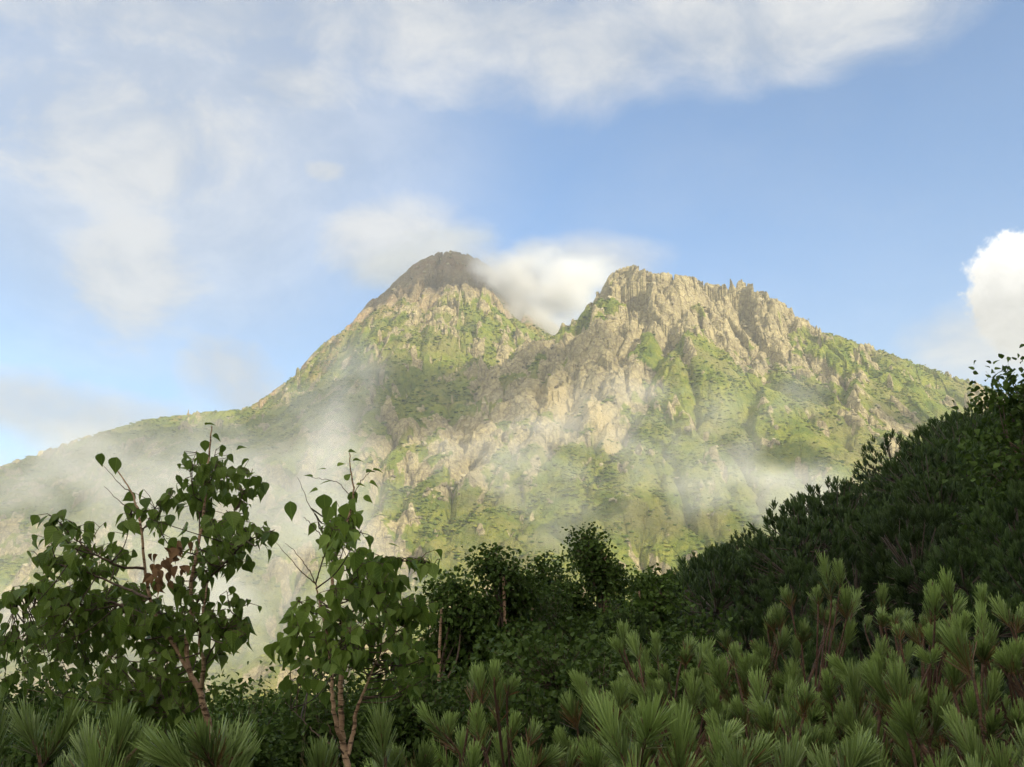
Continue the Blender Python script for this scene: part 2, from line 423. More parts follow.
bmp = T.n('ShaderNodeBump', ins={'Strength': 0.9, 'Distance': 2.2, 'Height': T.m('ADD', T.m('ADD', nB, T.m('MULTIPLY', nD, 0.35)), T.m('MULTIPLY', T.mr(vor, 0, 0.12), 0.25))})
bs = T.n('ShaderNodeBsdfPrincipled', ins={'Base Color': col, 'Roughness': 0.95, 'Normal': bmp.outputs[0]})
bs.inputs['Specular IOR Level'].default_value = 0.15
T.nt.links.new(bs.outputs[0], T.n('ShaderNodeOutputMaterial').inputs[0])
M_MOUNT = m
pA = P(440, 360, 1220)
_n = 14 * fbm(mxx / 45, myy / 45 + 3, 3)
brown_shade = sstep(mh + _n * 1.6, 352, 392) * sstep(myy, 1150, 1230)  # brown cap rock, its colour also darkened to deepen the summit's cloud shade
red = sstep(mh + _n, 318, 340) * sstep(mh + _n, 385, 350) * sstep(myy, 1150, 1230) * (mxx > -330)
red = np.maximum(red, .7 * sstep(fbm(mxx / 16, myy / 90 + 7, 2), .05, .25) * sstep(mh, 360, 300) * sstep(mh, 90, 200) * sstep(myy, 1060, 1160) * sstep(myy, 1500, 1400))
me = mesh_np('mountain', MV, quads, M_MOUNT, {'rock': mrock.ravel(), 'talus': talus_w(mxx, myy).ravel(), 'brown_shade': brown_shade.ravel(), 'red': red.ravel()}, smooth=False)
link('mountain', me, kind='structure')
print('mountain', len(MV))

ICO = []
_p = (1 + 5 ** .5) / 2
iv = np.array([(-1,_p,0),(1,_p,0),(-1,-_p,0),(1,-_p,0),(0,-1,_p),(0,1,_p),(0,-1,-_p),(0,1,-_p),(_p,0,-1),(_p,0,1),(-_p,0,-1),(-_p,0,1)]) / math.hypot(1, _p)
iff = np.array([(0,11,5),(0,5,1),(0,1,7),(0,7,10),(0,10,11),(1,5,9),(5,11,4),(11,10,2),(10,7,6),(7,1,8),(3,9,4),(3,4,2),(3,2,6),(3,6,8),(3,8,9),(4,9,5),(2,4,11),(6,2,10),(8,6,7),(9,8,1)])
def lumps(name, sel_w, n, rmin, rmax, flat, mat, sink, seed):
    rg = np.random.default_rng(seed)
    wgt = (sel_w * (myy < 1500) * (rim > .99)).ravel(); wgt = wgt * (np.abs(np.arctan2(mxx, myy)).ravel() < 0.52); wgt = wgt / wgt.sum()
    k = rg.choice(len(wgt), n, p=wgt); c = MV[k] + rg.normal(0, 1.2, (n, 3)) * (1, 1, .2)
    r_ = rmin + (rmax - rmin) * rg.random(n) ** 2.2
    a_ = rg.random(n) * 6.28; ca, sa = np.cos(a_), np.sin(a_)
    W = iv[None] * rg.uniform(.72, 1.28, (n, 12, 1)) * (r_[:, None] * rg.uniform(.7, 1.3, (n, 3)))[:, None] * np.array([1, 1, flat])
    W = np.stack([W[..., 0] * ca[:, None] - W[..., 1] * sa[:, None], W[..., 0] * sa[:, None] + W[..., 1] * ca[:, None], W[..., 2]], -1)
    W = W + c[:, None] + np.array([0, 0, sink]) * r_[:, None, None]
    FF = (iff[None] + (np.arange(n) * 12)[:, None, None]).reshape(-1, 3)
    link(name, mesh_np(name, W.reshape(-1, 3), FF, mat, {'rnd': np.repeat(np.clip(rg.normal(.5, .25, n) + .35 * fbm(c[:, 0] / 40, c[:, 1] / 40, 2), 0, 1), 12)}), kind='stuff')
def lumpmat(name, stops):
    m, T = new_mat(name)
    a = T.n('ShaderNodeAttribute', attribute_name='rnd').outputs['Fac']
    nz = T.noise(T.n('ShaderNodeNewGeometry').outputs['Position'], 1 / .9, 4, .7)
    col = T.ramp(T.m('ADD', T.m('MULTIPLY', a, .7), T.m('MULTIPLY', nz, .3)), stops)
    b = T.n('ShaderNodeBump', ins={'Strength': 1.0, 'Distance': .8, 'Height': nz})
    bs = T.n('ShaderNodeBsdfPrincipled', ins={'Base Color': col, 'Roughness': .95, 'Normal': b.outputs[0]}); bs.inputs['Specular IOR Level'].default_value = .1
    T.nt.links.new(bs.outputs[0], T.n('ShaderNodeOutputMaterial').inputs[0]); return m
M_SCRUB = lumpmat('mountain_scrub', [(.15, (.055, .095, .016)), (.4, (.105, .150, .025)), (.6, (.17, .20, .033)), (.85, (.25, .25, .055))])
M_BOULD = lumpmat('mountain_boulder', [(.2, (.13, .11, .075)), (.5, (.27, .24, .16)), (.8, (.45, .40, .27))])
patch = sstep(fbm(mxx / 38, myy / 38 + 20, 3), -.12, .2)
lumps('scrub', (1 - mrock) ** 2 * (.12 + patch), 70000, .6, 2.2, .42, M_SCRUB, .05, 31)
lumps('boulders', mrock * .35 + mrock * (1 - mrock) * 3, 5000, .5, 2.6, .85, M_BOULD, -.15, 32)

def hit(px, py, y0=450, y1=2000):       # where the sight line through a pixel meets the mountain
    v = ray(px, py); ys = np.linspace(y0, y1, 1500)
    x = v[0] / v[1] * ys; z = v[2] / v[1] * ys
    h = samp(H, x, ys)
    k = np.nonzero(h > z)[0]
    return ys[k[0]] if len(k) else 1500.0

# ------------------------------------------------------------------ near hillside
AZT = [-180, -150, -120, -90, -60, -32, -20, -8, 0, 5, 11, 17, 22, 26, 32, 45, 60, 90, 120, 150, 180]
ELT = [4, -2, -6, -8, -9.5, -10, -10, -9.5, -8.0, -5.5, -1.9, 1.3, 4.4, 6.4, 8.5, 17, 26, 31, 31, 30, 16]
RCT = [60, 50, 45, 40, 34, 30, 30, 32, 36, 40, 42, 42, 42, 42, 46, 55, 70, 80, 80, 75, 60]
def ground_h(x, y):
    x = np.asarray(x, float); y = np.asarray(y, float)
    r = np.hypot(x, y) + 1e-6; a = np.degrees(np.arctan2(x, y))
    el = np.interp(a, AZT, ELT); rc = np.interp(a, AZT, RCT)
    t = r / rc
    zc = np.tan(np.radians(el)) * rc
    z_in = -1.62 + (zc + 1.62) * np.clip(t, 0, 1) ** 1.1
    z_out = zc - (r - rc) * (0.30 + 0.002 * np.minimum(r - rc, 150)) + 3 * np.tan(np.radians(np.maximum(el, 0))) * np.minimum(r - rc, 20) * 0.1
    z = np.where(t < 1, z_in, z_out)
    z = z + 0.35 * fbm(x / 5, y / 5, 3) * np.clip(r / 6, 0, 1) + 1.2 * fbm(x / 22, y / 22, 2) * np.clip(r / 30, 0, 1) * (t > 0)
    return np.maximum(z, VALLEY - 12)
rr = np.concatenate([np.linspace(0.3, 12, 50), np.linspace(12.5, 90, 130), np.linspace(93, 480, 80)])
aa = np.radians(np.linspace(-180, 180, 361))
AA, RR = np.meshgrid(aa, rr); hx = RR * np.sin(AA); hy = RR * np.cos(AA); hz = ground_h(hx, hy)
nr, nc = hx.shape; ii = np.arange(nr * nc).reshape(nr, nc)
q = np.stack([ii[:-1, :-1], ii[1:, :-1], ii[1:, 1:], ii[:-1, 1:]], -1).reshape(-1, 4)[:, ::-1]
m, T = new_mat('hillside_soil')
ps = T.n('ShaderNodeNewGeometry').outputs['Position']
nA = T.noise(ps, 1.2, 6, 0.65); nB = T.noise(ps, 14, 5, 0.7)
col = T.ramp(nA, [(0.35, (0.022, 0.036, 0.012)), (0.55, (0.035, 0.055, 0.018)), (0.7, (0.06, 0.05, 0.03))])
bmp = T.n('ShaderNodeBump', ins={'Strength': 0.8, 'Distance': 0.08, 'Height': nB})
bs = T.n('ShaderNodeBsdfPrincipled', ins={'Base Color': col, 'Roughness': 0.95, 'Normal': bmp.outputs[0]})
T.nt.links.new(bs.outputs[0], T.n('ShaderNodeOutputMaterial').inputs[0]); M_SOIL = m
link('hillside', mesh_np('hillside', np.stack([hx, hy, hz], -1).reshape(-1, 3), q, M_SOIL, smooth=True), kind='structure')
# valley floor reaching the horizon
th = np.linspace(0, 2 * math.pi, 97)[:-1]
rings = [0, 500, 1500, 3000, 6000, 12000]
vv = [(0, 0, VALLEY - 14)]
for r_ in rings[1:]:
    vv += [(r_ * math.cos(t), r_ * math.sin(t), VALLEY - 14) for t in th]
bmf = []
for k in range(len(rings) - 2):
    for j in range(96):
        a = 1 + k * 96 + j; b = 1 + k * 96 + (j + 1) % 96
        bmf.append((a, a + 96, b + 96, b))
me = bpy.data.meshes.new('valley_floor')
me.from_pydata(vv, [], bmf + [(0, 1 + j, 1 + (j + 1) % 96) for j in range(96)]); me.materials.append(M_MOUNT)
link('valley_floor', me, kind='structure')

# ------------------------------------------------------------------ plant toolkit
def leafmat(name, dark, light, trans, rough=0.5, spec=0.4, veins=False, vary=0.5, brownish=False):
    m, T = new_mat(name)
    a = T.n('ShaderNodeAttribute', attribute_name='rnd').outputs['Fac']
    ps = T.n('ShaderNodeTexCoord').outputs['Object']
    nz = T.noise(ps, 3.0, 3, 0.6)
    brown = T.mr(a, 0.16, 0.02) if brownish else None
    f = T.m('ADD', T.m('MULTIPLY', a, vary), T.m('MULTIPLY', nz, 1 - vary * 0.5), clamp=True)
    col = T.mix(T.mr(f, 0.2, 0.95), dark, light)
    if brownish: col = T.mix(brown, col, (0.12, 0.055, 0.022))
    orr = T.n('ShaderNodeObjectInfo').outputs['Random']
    col = T.v('SCALE', col, scale=T.mr(orr, 0.0, 1.0, 0.72, 1.25, smooth=False))
    nrm = None
    if veins:
        uv = T.n('ShaderNodeUVMap', uv_map='uv').outputs[0]
        s = T.n('ShaderNodeSeparateXYZ', ins={0: uv})
        side = T.m('ABSOLUTE', s.outputs[1])
        ph = T.m('SUBTRACT', T.m('MULTIPLY', s.outputs[0], 44.0), T.m('MULTIPLY', side, 34.0))
        vn = T.mr(T.m('SINE', ph), 0.75, 1.0)
        vn = T.m('MAXIMUM', T.m('MULTIPLY', vn, 0.55), T.mr(side, 0.03, 0.0))
        col = T.mix(T.m('MULTIPLY', vn, 0.35), col, tuple(min(1, c * 2.2) for c in light))
        b = T.n('ShaderNodeBump', ins={'Strength': 0.5, 'Distance': 0.002, 'Height': T.m('MULTIPLY', vn, -1.0)})
        nrm = b.outputs[0]
    bs = T.n('ShaderNodeBsdfPrincipled', ins={'Base Color': col, 'Roughness': rough})
    bs.inputs['Specular IOR Level'].default_value = spec
    if nrm: T.nt.links.new(nrm, bs.inputs['Normal'])
    tr = T.n('ShaderNodeBsdfTranslucent', ins={'Color': T.mix(0.5, col, tuple(min(1, c * 1.5) for c in light))})
    mx = T.n('ShaderNodeMixShader', ins={0: trans, 1: bs.outputs[0], 2: tr.outputs[0]})
    T.nt.links.new(mx.outputs[0], T.n('ShaderNodeOutputMaterial').inputs[0])
    return m
M_BIRCH = leafmat('birch_leaf', (0.042, 0.088, 0.016), (0.165, 0.24, 0.040), 0.32, 0.5, 0.3, veins=True)
M_DEAD = leafmat('dead_leaf', (0.085, 0.045, 0.022), (0.20, 0.115, 0.055), 0.15, 0.7, 0.2)
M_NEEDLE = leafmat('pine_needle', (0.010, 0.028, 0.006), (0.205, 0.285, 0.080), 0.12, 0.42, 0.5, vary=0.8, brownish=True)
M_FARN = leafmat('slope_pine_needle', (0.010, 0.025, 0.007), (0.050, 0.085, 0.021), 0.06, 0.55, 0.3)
M_BUSH = leafmat('bush_leaf', (0.016, 0.036, 0.007), (0.066, 0.108, 0.019), 0.20, 0.62, 0.15)
def barkmat(name, c0, c1, cl, sc_):
    m, T = new_mat(name)
    ps = T.n('ShaderNodeTexCoord').outputs['Object']
    nz = T.noise(T.v('MULTIPLY', ps, (1, 1, 5)), 18 * sc_, 5, 0.65)
    n2_ = T.noise(ps, 9, 4, 0.6)
    col = T.mix(T.mr(n2_, 0.35, 0.65), c0, c1)
    col = T.mix(T.mr(nz, 0.52, 0.60), col, cl)
    pe = T.noise(T.v('MULTIPLY', ps, (1, 1, 2.5)), 30 * sc_, 6, 0.7)
    col = T.mix(T.m('MULTIPLY', T.mr(pe, 0.55, 0.66), 0.7), col, tuple(min(1, c * 1.5) for c in c1))
    b = T.n('ShaderNodeBump', ins={'Strength': 1.0, 'Distance': 0.006, 'Height': T.m('ADD', nz, pe)})
    bs = T.n('ShaderNodeBsdfPrincipled', ins={'Base Color': col, 'Roughness': 0.75, 'Normal': b.outputs[0]})
    T.nt.links.new(bs.outputs[0], T.n('ShaderNodeOutputMaterial').inputs[0]); return m
M_BARK = barkmat('birch_bark', (0.27, 0.16, 0.095), (0.42, 0.28, 0.18), (0.09, 0.045, 0.025), 1)
M_TWIG = barkmat('twig_bark', (0.07, 0.045, 0.03), (0.11, 0.07, 0.045), (0.04, 0.025, 0.018), 1)
M_OLD = barkmat('old_branch', (0.035, 0.024, 0.016), (0.05, 0.034, 0.022), (0.02, 0.014, 0.01), 1)
M_PBARK = barkmat('pine_bark', (0.07, 0.032, 0.018), (0.10, 0.05, 0.026), (0.07, 0.04, 0.025), 1)

def tubes(paths, sides=7):              # [(points, r0, r1)] -> one mesh of tapered limbs
    Vs, Fs, off = [], [], 0
    for pts, r0, r1 in paths:
        p = np.array(pts, float)
        if len(p) < 2: continue
        tg = np.gradient(p, axis=0); tg /= np.linalg.norm(tg, axis=1, keepdims=True) + 1e-9
        ref = np.array([0.3, 1.0, 0.1]); a = np.cross(tg, ref); a /= np.linalg.norm(a, axis=1, keepdims=True) + 1e-9
        b = np.cross(tg, a)
        n = len(p); ra = r0 + (r1 - r0) * np.linspace(0, 1, n)
        ang = np.linspace(0, 2 * math.pi, sides, endpoint=False)
        ring = (a[:, None] * np.cos(ang)[None, :, None] + b[:, None] * np.sin(ang)[None, :, None]) * ra[:, None, None] + p[:, None]
        Vs.append(ring.reshape(-1, 3))
        i = np.arange(n * sides).reshape(n, sides); j = np.roll(i, -1, 1)
        Fs.append(np.stack([i[:-1], j[:-1], j[1:], i[1:]], -1).reshape(-1, 4) + off)
        tip = p[-1] + tg[-1] * ra[-1]; Vs.append(tip[None]); L = i[-1]
        Fs.append(np.stack([L, np.roll(L, -1), np.full(sides, n * sides), np.full(sides, n * sides)], -1) + off)
        off += n * sides + 1
    V = np.concatenate(Vs); Fq = np.concatenate(Fs)
    return V, Fq
def tube_mesh(name, paths, mat, sides=7):
    V, Fq = tubes(paths, sides)
    me = bpy.data.meshes.new(name)
    fl = [tuple(f) if f[2] != f[3] else tuple(f[:3]) for f in Fq.tolist()]
    me.from_pydata(V.tolist(), [], fl); me.materials.append(mat)
    me.polygons.foreach_set('use_smooth', [True] * len(fl))
    return me
def smooth_path(pts, n=6, jit=0.0):
    p = np.array(pts, float); q = np.vstack([2 * p[0] - p[1], p, 2 * p[-1] - p[-2]]); out = []
    for i in range(1, len(q) - 2):
        for k in range(n):
            t = k / n
            out.append(0.5 * ((2 * q[i]) + (-q[i - 1] + q[i + 1]) * t + (2 * q[i - 1] - 5 * q[i] + 4 * q[i + 1] - q[i + 2]) * t * t + (-q[i - 1] + 3 * q[i] - 3 * q[i + 1] + q[i + 2]) * t ** 3))
    out.append(p[-1]); out = np.array(out)
    if jit: out[1:-1] += rng.normal(0, jit, out[1:-1].shape)
    return out
# a birch leaf: ovate, toothed, pointed; x = base to tip
def leaf_template(lod=0):
    if lod == 0:
        ts = [0, .07, .18, .28, .40, .50, .62, .74, .86, 1]
        ws = [0, .27, .39, .42, .39, .33, .235, .13, .05, 0]
    elif lod == 1:
        ts = [0, .12, .35, .65, 1]; ws = [0, .28, .40, .26, 0]
    else:
        ts = [0, .35, 1]; ws = [0, .40, 0]
    V, UV = [], []
    n = len(ts)
    for k, (t, w_) in enumerate(zip(ts, ws)):
        z = -0.22 * t * t
        V.append((t, 0, z)); UV.append((t, 0))
    for s in (1, -1):
        for t, w_ in zip(ts[1:-1], ws[1:-1]):
            z = -0.22 * t * t + 0.30 * w_
            V.append((t + 0.03, s * w_, z)); UV.append((t, s * w_))
    Fc = []
    for s in (0, 1):
        o = n + s * (n - 2)
        def sd(k): return None if k <= 0 or k >= n - 1 else o + k - 1
        for k in range(n - 1):
            a, b = k, k + 1; c, d = sd(k + 1), sd(k)
            poly = [v for v in (a, b, c, d) if v is not None]
            if s: poly = poly[::-1]
            if len(poly) == 3: Fc.append(poly)
            elif len(poly) == 4: Fc += [[poly[0], poly[1], poly[2]], [poly[0], poly[2], poly[3]]]
    return np.array(V, float), np.array(Fc), np.array(UV, float)
LEAF = [leaf_template(i) for i in range(3)]
def frames(xa, za):                      # rotation matrices from x axis and approximate z axis
    xa = xa / (np.linalg.norm(xa, axis=1, keepdims=True) + 1e-9)
    ya = np.cross(za, xa); ya /= np.linalg.norm(ya, axis=1, keepdims=True) + 1e-9
    za = np.cross(xa, ya)
    return np.stack([xa, ya, za], -1)
def scatter(name, tmpl, pos, mats, scale, mat, rnd=None, wid=None):
    V, Fc, UV = tmpl
    N = len(pos)
    L = V[None] * scale[:, None, None] * np.stack([np.ones(N), np.ones(N), rng.uniform(.2, 2.3, N)], -1)[:, None]
    if wid is not None: L = L * np.stack([np.ones(N), wid, np.ones(N)], -1)[:, None]
    W = np.einsum('nij,nvj->nvi', mats, L) + pos[:, None]
    FF = (Fc[None] + (np.arange(N) * len(V))[:, None, None]).reshape(-1, Fc.shape[1])
    rnd = rng.random(N) if rnd is None else rnd
    return mesh_np(name, W.reshape(-1, 3), FF, mat, {'rnd': np.repeat(rnd, len(V))}, uv=np.tile(UV, (N, 1)) if UV is not None else None, smooth=False)
def drooping(n, down=0.75, spread=0.75, outd=None):
    xa = rng.normal(0, spread, (n, 3)); xa[:, 2] = -abs(rng.normal(down, 0.35, n))
    if outd is not None: xa += outd * 0.5
    za = rng.normal(0, 0.5, (n, 3)); za[:, 2] += 0.8; za[:, 1] -= 0.35
    return frames(xa, za)
print('toolkit')

# ------------------------------------------------------------------ the two young birches (traced limbs, own depth)
def build_birch(name, label, Y0, trunks, limbs, masses, spots, leaf_len, dead=None, base=None, seed=1, leaf_mat=M_BIRCH):
    global rng
    rng = np.random.default_rng(seed)
    b = P(*base, Y0); gz = float(ground_h(b[0], b[1])); root = thing(name, (b[0], b[1], gz), label, 'tree')
    O = np.array([b[0], b[1], gz])
    def W(pts): return np.array([P(x, y, Y0 + d) for x, y, d in pts]) - O
    anchors = []; leafp, leafd = [], []; twigs = []
    def add_leaf(p, d): leafp.append(p); leafd.append(d)
    for k, (pts, r0, r1) in enumerate(trunks):
        sp = smooth_path(W(pts), 6, 0.0012)
        if k == 0: sp = np.vstack([[0, 0, -0.05], [sp[0][0] * 0.4, sp[0][1] * 0.4, sp[0][2] * 0.45], sp])
        link('trunk' if k == 0 else 'stem', tube_mesh('trunk', [(sp, r0, r1)], M_BARK, 10), root)
        anchors.append(sp[3:])
    for pts, r0, r1, s0, dens in limbs:
        sp = smooth_path(W(pts), 6, 0.0015)
        link('branch', tube_mesh('branch', [(sp, r0, r1)], M_TWIG, 6), root)
        anchors.append(sp)
        n = len(sp)
        L = np.sum(np.linalg.norm(np.diff(sp, axis=0), axis=1))
        cnt = int(L * dens * 1.3)
        for _ in range(cnt):
            t = s0 + (1 - s0) * rng.random() ** 0.8
            i = min(n - 1, int(t * (n - 1))); p0 = sp[i]
            d = rng.normal(0, 1, 3); d[2] = abs(d[2]) * 0.5; d /= np.linalg.norm(d)
            ln = 0.02 + 0.09 * rng.random() * (1.2 - 0.8 * t)
            p1 = p0 + d * ln; pm = (p0 + p1) / 2 + np.array([0, 0, 0.01])
            twigs.append(([p0, pm, p1], 0.0016, 0.0009))
            add_leaf(p1, d)
            if rng.random() < 0.5: add_leaf(pm, rng.normal(0, 1, 3))
    AN = np.concatenate(anchors)
    for cx, cy, rx, ry, cnt, dz in masses:
        for _ in range(cnt):
            a = rng.random() * 2 * math.pi; q = math.sqrt(rng.random())
            dd = rng.normal(0, 0.22) + dz
            c = P(cx + rx * q * math.cos(a), cy + ry * q * math.sin(a), Y0 + dd) - O
            j = np.argsort(np.linalg.norm(AN - c, axis=1) + (AN[:, 2] > c[2]) * 0.1)[rng.integers(0, 9)]; a0 = AN[j]
            mid = (a0 + c) / 2 + np.array([0, 0, -0.02]) + rng.normal(0, 0.012, 3)
            sp = smooth_path([a0, mid, c], 4)
            twigs.append((sp, 0.0028, 0.0012))
            dirv = (c - mid) / (np.linalg.norm(c - mid) + 1e-6)
            for k in range(rng.integers(5, 10)):
                t = rng.random() ** 0.6; p = mid + (c - mid) * t + rng.normal(0, 0.02, 3)
                add_leaf(p, rng.normal(0, 1, 3)); 
                twigs.append(([mid + (c - mid) * t, p], 0.0011, 0.0008))
    n0 = len(leafp)
    LP = np.array(leafp)
    mats = drooping(n0, 1.25, 0.55, np.array(leafd) * 0.5)
    sizes = leaf_len * np.clip(rng.normal(0.95, 0.28, n0), 0.4, 1.5)
    link('twigs', tube_mesh('twigs', twigs, M_TWIG, 4), root)
    # single leaves that stand out against the sky and the mist
    sp_p, sp_m, sp_s = [], [], []
    for (x, y, ln, ang, flat) in spots:
        sp_p.append(P(x, y, Y0) - O)
        xa = RT * math.cos(R(ang)) + UP * math.sin(R(ang)) + rng.normal(0, 0.1, 3)
        za = (-FW * (1 - flat) + UP * flat + rng.normal(0, 0.15, 3))
        sp_m.append(frames(xa[None], za[None])[0]); sp_s.append(ln / F * Y0)
    if spots:
        LP = np.vstack([LP, sp_p]); mats = np.concatenate([mats, np.array(sp_m)]); sizes = np.concatenate([sizes, sp_s])
    link('leaves', scatter('leaves', LEAF[0], LP, mats, sizes, leaf_mat, wid=np.clip(rng.normal(.88, 0.12, len(LP)), .6, 1.2)), root)
    if dead:
        pos = np.array([P(x + rng.normal(0, 5), y + rng.normal(0, 6), Y0 - 0.12 + rng.normal(0, 0.04)) - O for x, y in dead for _ in range(7)])
        link('dead_leaves', scatter('dead_leaves', LEAF[0], pos, drooping(len(pos), 1.2, 0.6), leaf_len * rng.uniform(0.7, 1.15, len(pos)), M_DEAD, wid=rng.uniform(0.5, 0.9, len(pos))), root, label='withered red-brown leaves')
    return root

def z1(lst, ox, oy, s):                  # trace points read off an enlarged crop
    return [(ox + x / s, oy + y / s, d) for x, y, d in lst]
Z1 = lambda l: z1(l, 0, 384, 2.003)
Z2 = lambda l: z1(l, 250, 430, 2.275)
build_birch('birch_tree', 'young birch on the left with peeling orange trunk and a bunch of withered brown leaves', 3.4,
    trunks=[(Z1([(432,740,0),(415,670,0),(400,615,0),(378,572,.02),(374,515,.03),(384,455,.0),(383,400,-.02),(395,330,-.03),(408,260,-.02),(414,190,0),(420,130,0),(424,84,0)]), 0.0118, 0.0022),
            (Z1([(380,578,.02),(350,525,.05),(322,482,.05),(300,430,.03),(290,370,.0),(284,300,-.02),(276,255,-.02),(262,215,-.02),(236,175,-.03)]), 0.008, 0.002),
            (Z1([(402,612,0),(408,565,-.05),(400,510,-.08),(408,450,-.1),(415,400,-.1)]), 0.008, 0.003)],
    limbs=[(Z1([(290,370,0),(240,365,-.1),(190,340,-.15),(150,310,-.15),(105,262,-.15)]), .005, .0015, .3, 50),
           (Z1([(300,430,0),(230,400,.1),(160,372,.12),(110,360,.15),(75,345,.15)]), .005, .0015, .35, 50),
           (Z1([(322,482,0),(260,450,.15),(190,430,.2),(120,420,.25),(60,410,.3),(20,440,.3)]), .006, .002, .3, 48),
           (Z1([(384,455,0),(420,390,-.1),(455,355,-.12),(495,315,-.15),(550,292,-.15)]), .005, .0015, .25, 50),
           (Z1([(383,400,0),(430,330,.05),(462,270,.05),(490,215,.05),(506,170,.05)]), .004, .0012, .2, 50),
           (Z1([(395,330,0),(400,270,.1),(385,210,.1),(380,160,.1)]), .003, .0012, .3, 40),
           (Z1([(408,565,0),(430,520,-.1),(460,480,-.1),(495,430,-.1)]), .004, .0012, .4, 50),
           (Z1([(284,300,0),(310,250,.05),(335,225,.05),(352,245,.05)]), .003, .0012, .3, 50),
           (Z1([(276,262,0),(240,235,0),(208,205,0)]), .002, .0008, .95, 4),
           (Z1([(262,215,0),(240,200,0),(205,162,0)]), .002, .0008, .95, 1),
           (Z1([(400,690,0),(365,670,.1),(335,650,.1),(300,640,.2)]), .005, .002, .8, 10)],
    masses=[(105,590,65,40,18,.25),(130,620,75,40,22,.3),(125,660,80,42,62,.35),(150,690,60,22,30,.4),(150,610,40,30,18,.3),(28,625,38,36,15,.35),(22,660,34,30,9,.4),(110,545,35,20,6,0),
            (215,530,32,35,14,0),(205,470,22,28,7,0),(228,470,24,22,6,.05),(150,515,22,18,6,0),(60,530,24,12,4,-.1),(230,625,26,18,7,-.1),(205,600,26,30,8,.1),(262,535,18,9,3,-.15),(160,600,40,30,12,.1)],
    spots=[(102,453,15,-85,.1),(117,457,19,-100,.1),(205,425,11,25,.8),(212,436,10,-20,.6),(237,450,10,30,.7),(190,460,12,-95,.1),(205,440,13,-80,.1),(204,452,18,-100,.1),(252,490,11,10,.8),(247,478,9,60,.7)],
    leaf_len=.045, dead=[(172,545),(178,560),(165,570),(155,577),(184,548),(160,560)], base=(214,750), seed=11)
build_birch('birch_tree', 'second birch right of it with three thin bare stems and small leaves at its tip', 3.2,
    trunks=[(Z2([(228,800,0),(218,745,0),(210,700,0),(207,640,.0),(206,580,0),(211,520,0),(214,480,0),(205,430,0),(192,380,0),(187,320,0),(205,260,0),(222,210,0),(236,150,0),(230,100,0),(226,52,0)]), 0.011, 0.0016),
            (Z2([(214,720,0),(198,675,-.04),(188,620,-.06),(186,560,-.06),(180,500,-.06),(170,440,-.05),(155,380,-.05),(150,345,-.05)]), 0.0078, 0.002),
            (Z2([(222,740,0),(235,690,.04),(242,640,.06),(258,600,.08),(276,552,.1),(300,500,.1)]), 0.008, 0.002)],
    limbs=[(Z2([(187,300,0),(165,245,0),(140,215,0),(122,198,0)]), .0022, .0009, .97, 1),
           (Z2([(187,290,0),(160,220,0),(130,160,0),(108,108,0)]), .0022, .0007, .97, 1),
           (Z2([(150,350,0),(115,320,-.02),(85,285,-.02),(58,255,-.02)]), .0022, .0007, .97, 1),
           (Z2([(150,350,0),(128,310,-.02),(105,280,-.02),(80,258,-.02)]), .002, .0007, .97, 1),
           (Z2([(150,350,0),(158,320,.02),(165,290,.02)]), .002, .0007, .97, 1),
           (Z2([(192,380,0),(250,330,.05),(320,300,.08),(380,300,.1),(425,310,.1)]), .004, .0012, .35, 60),
           (Z2([(205,430,0),(270,390,.1),(310,360,.1),(340,330,.1)]), .004, .0012, .4, 60),
           (Z2([(214,480,0),(300,450,.1),(360,420,.1),(400,400,.15)]), .004, .0012, .4, 60),
           (Z2([(180,500,0),(140,470,-.05),(105,480,-.05),(80,505,-.05)]), .003, .001, .4, 50),
           (Z2([(236,150,0),(250,120,0),(270,98,0),(290,92,0)]), .0015, .0007, .99, 1),
           (Z2([(236,160,0),(200,120,0),(170,112,0),(140,108,0)]), .0015, .0007, .99, 1),
           (Z2([(218,745,0),(190,700,-.05),(176,665,-.05)]), .003, .001, .99, 1),
           (Z2([(210,730,0),(150,690,.1),(110,650,.2),(80,620,.3)]), .003, .0012, .9, 3)],
    masses=[(345,540,18,28,8,0),(350,585,26,25,10,0),(385,575,32,20,12,.05),(395,600,22,16,7,.1),(330,625,36,22,13,0),(375,640,42,26,20,.15),(410,660,30,26,10,.2),(345,530,14,14,4,0),(305,605,14,12,4,0),(345,515,12,10,3,0),(330,660,30,16,8,.2),(300,650,14,12,3,.1)],
    spots=[(289,506,0.1,0,0)][:0]+[(290,501,21,-80,.05),(348,452,9,10,.8),(353,461,10,20,.85),(326,469,9,170,.85),(313,477,10,170,.85),(337,466,9,20,.8),(373,470,11,5,.85),(366,473,9,20,.7),(369,483,11,-10,.85),(331,481,12,185,.85),(318,490,10,190,.8),(356,485,10,15,.8),(345,480,9,60,.7),(350,492,14,-60,.3),
           (324,494,21,-85,.1),(330,506,20,-100,.1),(347,503,22,-88,.1),(357,512,20,-80,.1),(340,520,21,-95,.1),(363,497,12,-15,.5),(388,544,12,0,.8),(295,610,14,200,.7),(290,620,13,190,.6)],
    leaf_len=.045, base=(348,775), seed=23)
print('birches')

